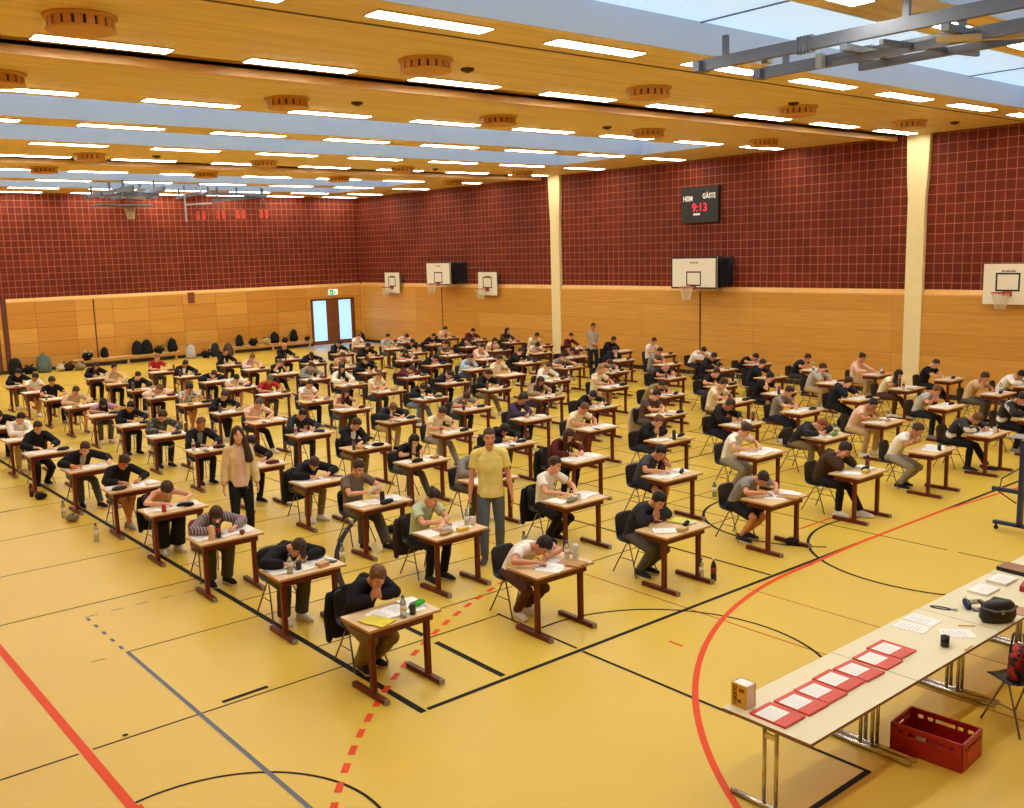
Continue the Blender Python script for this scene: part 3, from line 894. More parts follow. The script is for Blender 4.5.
def build_top(J, kind, vox, w=1.0, loose=0.0, name='top', hem=None):
    bm = B()
    o = {'tee': .014, 'long': .014, 'hoodie': .024, 'tank': .009, 'jacket': .024, 'shirt': .018, 'polo': .016, 'cardigan': .024}[kind] + loose
    prof = [(0.02, .150, .108), (.14, .158, .114), (.30, .150, .108), (.48, .152, .112), (.66, .164, .118), (.82, .168, .104), (.93, .132, .080), (.985, .080, .062)]
    if hem: prof = hem + prof[2:]
    if kind == 'tank':
        prof = prof[:5] + [(.76, .150, .112), (.82, .118, .100)]
    torso_rings(bm, J['spine'], o, w=w, prof=prof)
    for k, s in (('L', 1), ('R', -1)):
        S, E, W = J['S' + k], J['E' + k], J['W' + k]
        if kind == 'tank':
            c = J['N'].lerp(S, .55)
            tube(bm, [c - J['nd'] * .16 + Vector((0, -.075, 0)), c - J['nd'] * .03 + Vector((0, -.055, .02)), c + Vector((0, .01, .050)), c - J['nd'] * .16 + Vector((0, .09, .0))], (.019), 8)
            continue
        tube(bm, [J['N'].lerp(S, .35) - J['nd'] * .005, S], [.056 + o * .8, .058 + o * .9], 10, dome=True)
        if kind in ('tee', 'polo'):
            q = S.lerp(E, .62)
            tube(bm, [S, S.lerp(E, .3), q], [.055 + o, .055 + o, .056 + o * 1.1], 12)
        else:
            q = E.lerp(W, .93)
            tube(bm, [S, S.lerp(E, .35), E.lerp(S, .1), E, E.lerp(W, .3), E.lerp(W, .7), q], [.054 + o, .051 + o, .046 + o, .045 + o, .044 + o, .040 + o * .9, .033 + o * .6], 12, dome=False)
            ball(bm, E, .045 + o)
    if kind in ('hoodie',):
        c = J['N'] + Vector((0, .055, .015)) - J['nd'] * .02
        tube(bm, [c + Vector((-.10, -.05, .0)), c + Vector((-.07, .03, .015)), c + Vector((0, .062, .01)), c + Vector((.07, .03, .015)), c + Vector((.10, -.05, 0))], [.03, .042, .052, .042, .03], 10, dome=True)
        tube(bm, [c + Vector((0, .05, .0)), c + Vector((0, .075, -.12))], [.08, .03], 10, dome=True)
    if kind in ('jacket', 'shirt', 'polo'):
        c = J['N'] + J['nd'] * .012
        tube(bm, [c + Vector((.03, -.075, -.03)), c + Vector((.07, -.02, .005)), c + Vector((.05, .05, .025)), c + Vector((-.05, .05, .025)), c + Vector((-.07, -.02, .005)), c + Vector((-.03, -.075, -.03))], .016, 8, dome=True)
    return remesh(name, bm, M_dark, vox, 4)

def build_front(J, vox):
    """light shirt front showing in an open jacket"""
    sp = J['spine']; bm = B()
    def fr(p, d, off): 
        y = d.cross(Vector((1, 0, 0))).normalized()
        return p - y * off if (-y).y < 0 else p + y * off
    d = (sp[4] - sp[3]).normalized(); d2 = (sp[3] - sp[2]).normalized()
    pts = [fr(sp[4] + d * .02, d, .062), fr(sp[4] - d * .05, d, .100), fr(sp[3], d2, .135), fr(sp[3] - d2 * .12, d2, .130)]
    tube(bm, pts, [(.055, .016), (.060, .016), (.050, .016), (.038, .014)], 12, dome=True, hint=Vector((0, -1, 0)))
    return remesh('shirt_front', bm, M_white, vox, 2)

def build_pants(J, kind, vox, w=1.0, name='trousers'):
    bm = B()
    ball(bm, J['spine'][0] + Vector((0, .012, .03)), .172 * w, .135, .095, seg=20, ring=12)
    torso_rings(bm, J['spine'], .010, prof=[(0.0, .155, .110), (.12, .166, .118), (.17, .160, .114)], w=w)
    for k, s in (('L', 1), ('R', -1)):
        H, K, A = J['H' + k], J['K' + k], J['A' + k]
        if kind == 'short':
            tube(bm, [H, H.lerp(K, .4), H.lerp(K, .86)], [.098, .094, .088], 14, dome=False); ball(bm, H, .096)
        elif kind == 'skirt':
            tube(bm, [H, H.lerp(K, .4), K, K.lerp(A, .5), K.lerp(A, .9)], [.10, .105, .11, .11, .12], 14, dome=False); ball(bm, K, .11)
        else:
            lo = {'long': .0, 'baggy': .022}[kind]
            ball(bm, K, .069 + lo)
            tube(bm, [H, H.lerp(K, .4), K.lerp(H, .08), K, K.lerp(A, .3), K.lerp(A, .7), K.lerp(A, .97)], [.095 + lo * .5, .088 + lo, .070 + lo, .068 + lo, .068 + lo, .060 + lo, .056 + lo * 1.3], 14, dome=False)
            ball(bm, H, .095)
    return remesh(name, bm, M_dark, vox, 2)

def shoe_mesh():
    bm = B()
    tube(bm, [(0, .055, .046), (0, .0, .05), (0, -.07, .048), (0, -.15, .038), (0, -.185, .034)], [(.040, .040), (.042, .046), (.046, .042), (.046, .030), (.036, .022)], 14, dome=True)
    tube(bm, [(0, .025, .05), (0, .022, .105)], [.044, .043], 12)
    box(bm, -.040, .040, -.20, .082, .0, .026)
    me = remesh('shoe', bm, [M_dark, mat('sole_white', '#d8d2c6', rough=.7)], .009, 2)
    for p in me.polygons:
        if p.center.z < .024: p.material_index = 1
    return me
SHOE = shoe_mesh()

# ---- hair in head space (gravity given in head space for the hanging parts)
def skull(d):
    """distance from the head centre to the modelled skull along d"""
    lo, hi = .02, .2
    for _ in range(18):
        r = (lo + hi) / 2; p = d * r; inside = False
        for (z0, a0, f0, b0), (z1, a1, f1, b1) in zip(HEADP, HEADP[1:]):
            if z0 <= p.z <= z1:
                t = (p.z - z0) / (z1 - z0); a = a0 + (a1 - a0) * t; f = f0 + (f1 - f0) * t; b = b0 + (b1 - b0) * t
                inside = (p.x / a) ** 2 + ((p.y - (f + b) / 2) / ((b - f) / 2)) ** 2 < 1
        if p.z > .122: inside = (p.x / .03) ** 2 + (p.y / .035) ** 2 + ((p.z - .122) / .014) ** 2 < 1
        if inside: lo = r
        else: hi = r
    return lo
SK = {}
def build_hair(style, g, vox=.010):
    bm = B(); seed = Vector((len(style) * 1.7, 1.3, 2.1))
    bmesh.ops.create_icosphere(bm, subdivisions=5, radius=1)
    for v in bm.verts:
        d = v.co.normalized()
        sk = skull(d)
        th = {'short': .018, 'crop': .009, 'curly': .032, 'messy': .026, 'long': .018, 'bob': .020, 'bun': .013, 'tail': .014, 'braid': .016, 'cap': .012, 'front': .020}[style]
        nz = noise.noise(d * (9 if style in ('curly',) else 5) + seed) * (.012 if style in ('curly', 'messy') else .006)
        top = .6 + .4 * max(d.z, 0)
        r = sk + (th * top + nz * .8)
        z = d.z * sk; y = d.y * sk
        face = (y < -.042 and z < (.090 - 2.2 * max(0, abs(d.x * sk) - .012) if style == 'front' else .068)) or (y < -.022 and z < .030) or (y < -.004 and z < -.005) or (y < .03 and z < -.045)
        low = z < (-.075 if style in ('long', 'bob', 'front') else -.060) or (y < .02 and z < -.02)
        if style == 'crop': low = low or z < -.035
        if face or low: r = sk * .72
        v.co = d * r
    g = Vector(g).normalized()
    def lock(p, L, r0, r1, side=Vector((0, 0, 0)), wob=.0):
        p = Vector(p); pts = [p]
        for i in range(1, 5):
            t = i / 4
            pts.append(p + g * L * t + side * (math.sin(t * PI * .5)))
        tube(bm, pts, [(r0 + (r1 - r0) * (i / 4)) * (1 + .15 * math.sin(i * 2)) for i in range(5)], 8, dome=True)
    if style == 'long':
        for s in (-1, 1):
            lock((s * .066, -.01, .02), .30, .026, .018, Vector((s * .018, -.015, 0)))
            lock((s * .062, .035, .0), .32, .032, .022, Vector((s * .012, .0, 0)))
        lock((0, .075, .0), .28, .040, .03); lock((.035, .07, 0), .30, .034, .024); lock((-.035, .07, 0), .30, .034, .024)
    elif style == 'front':
        for a in ((.066, -.01, .04), (.062, .02, .05), (.060, .05, .03)): lock(a, .42, .036, .046, Vector((.050, -.09, 0)))
        lock((.070, .0, .02), .40, .036, .05, Vector((.085, -.07, 0)))
        for a in ((-.064, -.005, .03), (-.062, .03, .02), (-.05, .06, 0)): lock(a, .24, .032, .026, Vector((-.03, .03, 0)))
        for a in ((0, .075, .02), (.04, .07, .02), (-.04, .07, .02)): lock(a, .32, .045, .04, Vector((0, .04, 0)))
    elif style == 'bob':
        for s in (-1, 1):
            lock((s * .070, .0, .0), .11, .022, .016, Vector((s * .01, 0, 0))); lock((s * .064, .045, .0), .11, .028, .02)
        lock((0, .08, .0), .10, .036, .026); lock((.04, .07, .0), .10, .03, .022); lock((-.04, .07, .0), .10, .03, .022)
    elif style == 'bun':
        ball(bm, (0, .085, .085), .042, .040, .038)
    elif style in ('tail', 'braid'):
        ball(bm, (0, .098, .04), .026)
        if style == 'tail': lock((0, .105, .035), .22, .026, .012, Vector((0, .03, 0)))
        else: lock((.05, .06, -.04), .30, .022, .012, Vector((.03, -.05, 0)))
    elif style == 'cap':
        tube(bm, [(0, -.06, .075), (0, -.12, .064), (0, -.165, .052)], [(.062, .010), (.060, .008), (.042, .006)], 14, dome=True, hint=Vector((0, 0, 1)))
    return remesh('hair', bm, M_dark, vox, 1)

BODY, TOP, PANTS, HAIR, FRONT = {}, {}, {}, {}, {}
JC = {}
VOX = .0085
def getJ(pose, legs, female=False):
    k = (pose, legs, female)
    if k not in JC: JC[k] = joints(*k)
    return JC[k]

def fabric(col):
    return mat('fabric_' + col.lstrip('#'), col, rough=.85, var=.10, vscale=7, bump=.25, bscale=14, spec=.2)
def hairmat(col):
    return mat('hair_' + col.lstrip('#'), col, rough=.6, var=.3, vscale=30, bump=.5, bscale=90, spec=.35)

def seated(loc, rz, pose, legs, hair, hcol, top, tcol, bottom, bcol, scol, skin, label, group, female=False, front=None, tmat=None, bmat=None):
    J = getJ(pose, legs, female)
    w = .90 if female else 1.0
    root = thing('person', label, 'person', loc, rz, group)
    k = (pose, legs, female)
    if k not in BODY: BODY[k] = build_body(J, VOX, w)
    b = link('body', BODY[k], root); setmat(b, M_skin[skin])
    k = (pose, top, female)
    if k not in TOP: TOP[k] = build_top(J, top, VOX + .001, w)
    nm = {'tee': 't_shirt', 'long': 'jumper', 'hoodie': 'hooded_top', 'tank': 'tank_top', 'jacket': 'jacket', 'shirt': 'shirt'}[top]
    o = link(nm, TOP[k], root); setmat(o, tmat or fabric(tcol))
    if front:
        k = pose
        if k not in FRONT: FRONT[k] = build_front(J, .009)
        o = link('shirt_front', FRONT[k], root); setmat(o, fabric(front))
    k = (pose, legs, bottom, female)
    if k not in PANTS: PANTS[k] = build_pants(J, bottom, VOX + .001, w)
    o = link({'short': 'shorts', 'skirt': 'skirt'}.get(bottom, 'trousers'), PANTS[k], root); setmat(o, bmat or fabric(bcol))
    for s in 'LR':
        A = J['A' + s]
        o = link('shoe', SHOE, root, M=Matrix.Translation(Vector((A.x, A.y, 0))) @ Matrix.Rotation(.15 if s == 'L' else -.12, 4, 'Z')); setmat(o, fabric(scol))
    if hair != 'bald':
        hang = hair in ('long', 'tail', 'braid', 'bob')
        k = (hair, pose if hang else '')
        if k not in HAIR:
            g = J['HM'].to_3x3().inverted() @ Vector((0, 0.05, -1)) if hang else (0, 0, -1)
            HAIR[k] = build_hair(hair, g)
        o = link('cap' if hair == 'cap' else 'hair', HAIR[k], root, M=J['HM']); setmat(o, hairmat(hcol))
    return root
# ------------------------------------------------------------------ furniture prototypes
M_top = mat('desk_laminate', '#d9b98c', rough=.38, var=.05, vscale=5)
M_edge = mat('desk_edge_wood', '#b98a52', rough=.5)
M_red = mat('desk_steel_red', '#5f1a15', rough=.4, spec=.4)
M_cap = mat('foot_cap_grey', '#8d857c', rough=.6)
M_shell = mat('chair_shell_black', '#1c191b', rough=.42)
M_leg = mat('chair_leg_steel', '#77706a', rough=.35, metal=.7)
DW, DD, DH = .435, .275, .76
def make_desk():
    t = thing('exam_desk', 'desk', 'desk')
    bm = B(); box(bm, -DW, DW, -DD, DD, DH - .026, DH); bev(bm, .006, 2)
    for f in bm.faces:
        c = f.calc_center_median()
        f.material_index = 1 if abs(f.normal.z) < .7 else 0
    obj('tabletop', bm, [M_top, M_edge], t)
    bm = B()
    for q in ((-.37, .37, -.215, -.185), (-.37, .37, .185, .215), (-.37, -.34, -.185, .185), (.34, .37, -.185, .185)): box(bm, *q, DH - .11, DH - .0265)
    bev(bm, .004, 1); obj('frame', bm, M_red, t)
    for s in (-1, 1):
        x = s * .335
        bm = B(); box(bm, x - .028, x + .028, -.165, -.115, .045, DH - .11); bev(bm, .008, 2); obj('leg', bm, M_red, t)
        bm = B(); box(bm, x - .028, x + .028, -.37, .22, .004, .055); bev(bm, .01, 2)
        f = obj('foot', bm, M_red, t)
        for y0, y1 in ((-.385, -.37), (.22, .235)):
            bm = B(); box(bm, x - .03, x + .03, y0, y1, 0, .058); obj('end_cap', bm, M_cap, f)
    return t
def make_chair():
    t = thing('school_chair', 'chair', 'chair')
    # one moulded shell: seat curving up into the back, local origin under the sitter, front towards -Y
    prof = [(-.20, .425), (-.185, .440), (-.10, .442), (.0, .434), (.10, .436), (.165, .455), (.195, .50), (.212, .57), (.228, .66), (.245, .76), (.252, .80)]
    wid = [.17, .19, .200, .203, .20, .19, .178, .18, .19, .18, .14]
    bm = B(); V = []
    n = 9
    for (y, z), w in zip(prof, wid):
        row = []
        for i in range(n):
            u = -1 + 2 * i / (n - 1)
            back = max(0, min(1, (z - .47) / .2))
            row.append(bm.verts.new((u * w, y - back * .035 * u * u + 0, z + (1 - back) * .018 * u * u)))
        V.append(row)
    for a, b in zip(V, V[1:]):
        for i in range(n - 1): bm.faces.new((a[i], a[i + 1], b[i + 1], b[i]))
    bmesh.ops.recalc_face_normals(bm, faces=bm.faces)
    r = bmesh.ops.solidify(bm, geom=bm.faces[:], thickness=.010)
    obj('seat_shell', bm, M_shell, t, smooth=True)
    for s in (-1, 1):
        x = s * .165
        hub = Vector((x * .9, -.0, .425))
        for dy in (-.21, .22):
            bm = B(); tube(bm, [hub + Vector((0, .02 if dy > 0 else -.03, 0)), (x * 1.25, dy, .012)], .0095, 7); ball(bm, (x * 1.25, dy, .012), .012); obj('leg', bm, M_leg, t)
        bm = B(); tube(bm, [(x * 1.1, -.115, .22), (x * 1.1, .12, .22)], .007, 6); obj('brace', bm, M_leg, t)
    bm = B(); tube(bm, [(-.15, -.0, .423), (.15, -.0, .423)], .011, 7); obj('cross_tube', bm, M_leg, t)
    return t
DESK0 = make_desk(); CHAIR0 = make_chair()
used = {'d': False, 'c': False}
def place(kind, loc, rz, label, group):
    p = DESK0 if kind == 'd' else CHAIR0
    if not used[kind]:
        used[kind] = True
        p.location = loc; p.rotation_euler = (0, 0, rz); p['label'] = label; p['group'] = group
        return p
    return dup(p, loc, rz, label, group)

# ------------------------------------------------------------------ things on the desks
M_paper = mat('paper_white', '#f1efe8', rough=.8); M_ink = mat('ink_grey', '#c4c3c6', rough=.8)
def sheet_mesh():
    bm = B(); box(bm, -.105, .105, -.148, .148, 0, .003)
    me_i = []
    for k in range(7): box(bm, -.085, .085 - .03 * (k % 3), .11 - .03 * k - .006, .11 - .03 * k, .003, .0034, mi=1)
    return mesh('exam_sheet', bm, [M_paper, M_ink])
def booklet_mesh():
    bm = B()
    for s in (-1, 1):
        R = []
        for i in range(6):
            u = i / 5; x = s * .205 * u; z = .010 + .012 * math.sin(u * PI) * (1 - u * .4) - .006 * u
            R.append([Vector((x, -.145, z)), Vector((x, .145, z)), Vector((x, .145, 0)), Vector((x, -.145, 0))])
        loft(bm, R)
    for k in range(8):
        for s in (-1, 1): box(bm, s * .105 - .075, s * .105 + .075 - .02 * (k % 3), .105 - .026 * k - .005, .105 - .026 * k, .020, .0215, mi=1)
    for f in bm.faces: f.smooth = False
    return mesh('open_booklet', bm, [M_paper, M_ink])
def case_mesh():
    bm = B(); tube(bm, [(-.10, 0, .032), (-.05, 0, .036), (.05, 0, .036), (.10, 0, .032)], [(.026, .024), (.034, .030), (.034, .030), (.026, .024)], 14, dome=True)
    for v in bm.verts:
        if v.co.z < .008: v.co.z = 0.0
    return mesh('pencil_case', bm, [M_dark], smooth=True)
def zip_mesh():
    bm = B(); tube(bm, [(-.11, 0, .0705), (0, 0, .0735), (.11, 0, .0705)], .004, 5); return mesh('zip', bm, [M_cap])
def bottle_parts():
    b1 = B(); lathe(b1, [(.030, 0), (.034, .006), (.034, .06), (.031, .07), (.034, .08), (.034, .145), (.028, .172), (.014, .200), (.013, .212)], n=16)
    b2 = B(); lathe(b2, [(.016, .210), (.016, .232), (.014, .235)], n=12)
    b3 = B(); lathe(b3, [(.0348, .085), (.0348, .14)], n=16)
    return mesh('bottle', b1, [M_dark], True), mesh('cap', b2, [M_dark]), mesh('paper_label', b3, [M_dark], True)
def can_mesh():
    bm = B(); lathe(bm, [(.026, 0), (.033, .008), (.033, .105), (.027, .116), (.026, .114)], n=18); return mesh('drink_can', bm, [M_dark], True)
def flask_mesh():
    bm = B(); lathe(bm, [(.034, 0), (.036, .004), (.036, .17), (.030, .19)], n=18); return mesh('flask', bm, [M_dark], True)
def folder_mesh():
    bm = B(); box(bm, -.11, .11, -.155, .155, 0, .012); bev(bm, .003, 1); return mesh('folder', bm, [M_dark])
def box_mesh():
    bm = B(); box(bm, -.07, .07, -.05, .05, 0, .05); bev(bm, .008, 2); return mesh('snack_box', bm, [M_dark])
def apple_mesh():
    bm = B(); lathe(bm, [(.004, .008), (.02, .001), (.034, .02), (.038, .04), (.030, .062), (.012, .066), (.003, .058)], n=16); return mesh('apple', bm, [M_dark], True)
def calc_mesh():
    bm = B(); box(bm, -.04, .04, -.08, .08, 0, .015); bev(bm, .004, 2)
    box(bm, -.032, .032, .035, .068, .015, .0155, mi=1)
    for i in range(4):
        for j in range(5): box(bm, -.032 + i * .0175, -.021 + i * .0175, -.07 + j * .02, -.057 + j * .02, .015, .0175, mi=1)
    return mesh('calculator', bm, [M_dark, M_cap])
def pen_mesh():
    bm = B(); tube(bm, [(0, -.07, .004), (0, .06, .004)], .0042, 6); tube(bm, [(0, -.085, .004), (0, -.07, .004)], [.001, .0042], 6); return mesh('pen', bm, [M_dark])
ME = dict(sheet=sheet_mesh(), booklet=booklet_mesh(), case=case_mesh(), zip=zip_mesh(), can=can_mesh(), flask=flask_mesh(), folder=folder_mesh(), box=box_mesh(), apple=apple_mesh(), calc=calc_mesh(), pen=pen_mesh())
ME['bottle'], ME['cap'], ME['label'] = bottle_parts()
def plastic(col): return mat('plastic_' + col.lstrip('#'), col, rough=.35)
M_pet = mat('clear_bottle', '#cfdcd2', rough=.08, trans=.75, spec=.5)
M_petg = mat('green_bottle', '#8fb58a', rough=.08, trans=.6, spec=.5)
NAMES = dict(sheet=('exam_sheet', 'paper'), booklet=('open_booklet', 'booklet'), case=('pencil_case', 'pencil case'), bottle=('drink_bottle', 'bottle'), can=('drink_can', 'can'), flask=('drink_flask', 'bottle'), folder=('document_folder', 'folder'), box=('snack_box', 'box'), apple=('apple', 'fruit'), calc=('calculator', 'calculator'), pen=('pen', 'pen'))
def item(kind, loc, rz, label, col=None, group=None):
    nm, cat = NAMES[kind]
    if kind in ('bottle', 'case'):
        o = thing(nm, label, cat, loc, rz, group)
        if kind == 'bottle':
            b = link('body', ME['bottle'], o); setmat(b, M_pet if col is None else (M_petg if col == 'green' else plastic(col)))
            c = link('cap', ME['cap'], o); setmat(c, plastic('#2b5fae') if col is None else plastic('#e6e2da'))
            l = link('paper_label', ME['label'], o); setmat(l, plastic('#e9ded0') if col in (None, 'green') else plastic('#8a2a22'))
        else:
            b = link('pouch', ME['case'], o); setmat(b, fabric(col or '#211f24'))
            link('zip', ME['zip'], o)
        return o
    o = link(nm, ME[kind], None, loc); o.rotation_euler = (0, 0, rz)
    tag(o, label, cat, group)
    if col: setmat(o, fabric(col) if kind == 'folder' else plastic(col))
    return o
# ------------------------------------------------------------------ the examination seats
HAIRC = dict(black='#1a1412', dark='#2a1b14', brown='#3f2718', lbrown='#6e4828', blond='#9b7444', ginger='#8d4c26', grey='#5a5048')
TOPC = {'black': '#1b191d', 'navy': '#20242f', 'white': '#e9e2d6', 'cream': '#e6d8b4', 'grey': '#86817a', 'dark grey': '#45444a', 'grey-brown': '#6e6154', 'maroon': '#571d1d', 'red': '#b02a2c', 'purple': '#453a58', 'lilac': '#b58fa6',
        'mint': '#b9c7a8', 'beige': '#cbab84', 'tan': '#b99a72', 'pink': '#e3bfab', 'brown': '#43321f', 'light grey': '#b5b1ab', 'light blue': '#a9bccb', 'olive': '#8a7c54', 'charcoal': '#2c2b2f', 'plum brown': '#5c4443'}
BOTC = dict(black='#1d1b1d', khaki='#7d6a4a', beige='#b79c72', brown='#54352a', grey='#55524e', olive='#48463a', jeans='#3f4a5c', lgrey='#8f887c', navy='#23242e', rust='#6c4034', dgrey='#35343a', blue='#6d7f92')
# hair style+colour | top kind+colour | bottom kind+colour | pose legs [flags]
SEATS = [
 # tenth line from the hoop wall
 ["short lbrown|hoodie black|baggy khaki|chin tuck", "cap brown|hoodie black|baggy olive|slump down", "bob brown|shirt lilac stripes|baggy olive|low down f chair=red", "curly brown|tank beige|skirt black|low down f", "short brown|long black|short lgrey|write cross",
  "short brown|jacket black|long olive|reach ext front=light grey", "tail brown|hoodie black|long black|upright tuck f", "short black|shirt white|long beige|folded down", "short dark|hoodie black|long black|low down"],
 ["short black|tee white|long brown|slump tuck", "bun dark|tee mint|long black|folded down f", "short brown|tee grey-brown|baggy grey|read ext", "short brown|hoodie black|long khaki|low down", "short black|jacket black|long black|write down",
  "short lbrown|jacket black|long black|look down front=grey", "messy brown|jacket charcoal|long black|write down bmat=ripped", "short black|long black|long black|write down f", "long black|tee lilac|long grey|low down f", "short brown|shirt beige|short navy|write wide", "messy dark|tee black|long black|upright wide", "short black|tee white|short brown|folded cross", "short black|jacket black|long khaki|write ext"],
 ["short black|jacket charcoal|long grey|chin tuck", "braid brown|tee white|long black|look tuck f", "short dark|long grey|long grey|write down", "long black|tee black|long grey|chin ext f", "short brown|jacket black|long khaki|folded down front=white", "crop black|hoodie charcoal|long dgrey|write wide", "crop grey|tee pink|long black|write ext", "short brown|long black|long black|write cross", "curly black|tee light grey|short navy|handR cross", "short lbrown|long pink|long black|slump down f", "short dark|hoodie black|long black|handR down", "bun dark|shirt beige|long black|look down f", "long brown|jacket black|long black|write down f front=pink"],
 ["crop dark|tee grey|short black|low tuck", "short black|tee dark grey|short navy|handL down", "long brown|long maroon|long black|write down f", "bob dark|hoodie black|long grey|low down f", "short brown|tee cream|long lgrey|write ext", "short lbrown|jacket navy|long beige|low down", "long brown|tank pink|skirt grey|write down f", "short brown|tee white|long black|folded wide", "crop grey|tee red|long grey|write down", "short black|tee white|short brown|low down", "short brown|jacket black|long black|slump down", "short dark|jacket black|long beige|write down front=white", "messy blond|tee red|long grey|look down"],
 ["messy dark|hoodie brown|long black|heads ext", "messy brown|tee white|long lgrey|write tuck", "short lbrown|jacket black|long dgrey|chin down front=grey", "short lbrown|tee cream|long rust|write cross", "curly dark|long purple|long black|folded down f", "short brown|tee grey|long dgrey|low down", "short brown|hoodie black|long blue|low ext", "short lbrown|tee cream|long dgrey|folded down", "long dark|shirt white|long black|upright down f", "short brown|hoodie grey|long black|write down", "crop grey|tee black|long black|heads ext", "short lbrown|long pink|long black|write down f", "short dark|jacket black|long dgrey|look down"],
 ["tail brown|tee white|long lgrey|chin tuck f", "short ginger|hoodie charcoal|long khaki|slump ext", "messy brown|hoodie black|long navy|write tuck", "short dark|tee plum brown|long grey|folded down", "short black|long black|long black|low down", "long brown|shirt beige flowers|long dgrey|write down f", "short dark|jacket black|long khaki|write ext", "short dark|hoodie black|long black|slump down", "short brown|hoodie maroon|long black|slump down", "cap brown|jacket black|long navy|write down", "messy brown|tee tan|long black|heads down", "cap dark|hoodie black|long black|low down", "bald|hoodie black|long black|look down"],
 ["short lbrown|jacket black|long black|low ext stripe", "short black|tee pink|long beige|handL wide", "short dark|tee grey|long navy|folded tuck", "messy brown|tee cream|long beige|folded down", "short brown|tee olive|long grey|low down", "bun blond|tee cream|long beige|look down f", "bun brown|shirt white|long dgrey|write down f", "short brown|tee cream|long brown|upright down", "short brown|shirt light blue|long jeans|handL down", "messy dark|hoodie black|long black|slump down", "long brown|tee tan|long black|low down f", "short dark|jacket black|long black|write down", "short dark|hoodie black|long black|write down"],
 ["short dark|jacket charcoal|long black|write down stripe", "short lbrown|tee light grey|long navy|chin ext", "messy brown|hoodie navy|long black|handR tuck", "short black|tee black|short black|handR down", "short brown|tee black|long dgrey|reach wide", "bald|tee black|long black|low down", "short brown|tee grey|long grey|low down", "crop black|tee grey|long grey|reach down", "short dark|jacket black|long black|handR down", "short dark|long pink|long black|folded down f", "short brown|tee grey-brown|long dgrey|folded down", "short black|tee black|long black|write down", "short dark|tee light grey|long grey|upright down", "short lbrown|tee white|long grey|folded down"],
 [None, "short brown|tee beige|long grey|handR down", "long black|tee cream|long brown|chin ext f", "tail brown|shirt light grey|long beige|handR down f", "short brown|jacket navy|long black|handR tuck", "short dark|hoodie black|long black|write ext", "short brown|tee grey|long grey|folded down", "short dark|hoodie black|long black|chin down", "messy brown|long maroon|long black|slump down", "short black|tee white|long grey|low down", "bob black|tee cream|long grey|chin down f", "short dark|long black|long black|slump down", "short dark|hoodie black|long black|reach down", "short black|tee white|long grey|slump down"],
 [None, "short black|shirt white|long dgrey|low down", "crop dark|tee black|long black|folded ext", "bun dark|long pink|long beige|upright down f", "short dark|tee navy|long dgrey|chin ext", "short black|tee black|long black|slump down", "short black|shirt white|long navy|low tuck", "short brown|tee white|long dgrey|upright down", "short brown|jacket black|long black|folded down", "tail brown|long maroon|long black|upright down f", "short dark|tee cream|long grey|write down", "long dark|jacket brown|long black|look down f", "short dark|jacket maroon|long black|write down", "short dark|tee pink|long grey|handR down"],
]
XS = [
[5.11, 5.18, 5.08, 5.13, 5.18, 5.15, 5.02, 5.1, 5.1],
[7.32, 7.35, 7.48, 7.59, 7.42, 7.4, 7.4, 7.4, 7.4, 7.4, 7.4, 7.4, 7.4],
[9.49, 9.64, 9.58, 9.62, 9.61, 9.56, 9.66, 9.66, 9.62, 9.49, 9.7, 9.71, 9.73],
[11.73, 11.8, 11.69, 11.72, 11.7, 11.75, 11.88, 11.98, 11.82, 11.77, 11.86, 11.88, 11.74],
[13.99, 14.16, 14.03, 13.98, 13.89, 13.86, 14.16, 14.15, 14.19, 14.18, 14.18, 14.17, 14.2],
[16.33, 16.27, 16.29, 16.19, 15.97, 16.25, 16.33, 16.34, 16.38, 16.19, 16.43, 16.32, 16.46],
[18.48, 18.34, 18.43, 18.61, 18.38, 18.59, 18.54, 18.46, 18.74, 18.67, 18.91, 18.64, 18.62],
[20.68, 20.95, 20.76, 20.41, 20.52, 20.98, 20.95, 20.89, 20.91, 20.82, 20.8, 20.61, 20.94, 20.76],
[None, 23.48, 22.98, 22.78, 22.69, 23.23, 23.34, 23.29, 23.02, 23.26, 22.96, 23.17, 22.98, 22.9],
[None, 25.2, 25.15, 24.97, 24.84, 25.03, 25.3, 25.4, 25.35, 25.2, 25.15, 25.4, 25.1, 25.1]]
YS = [8.15, 10.16, 12.14, 14.08, 15.95, 18.06, 20.25, 22.2, 24.2, 26.2, 28.2, 30.2, 32.2, 34.2]
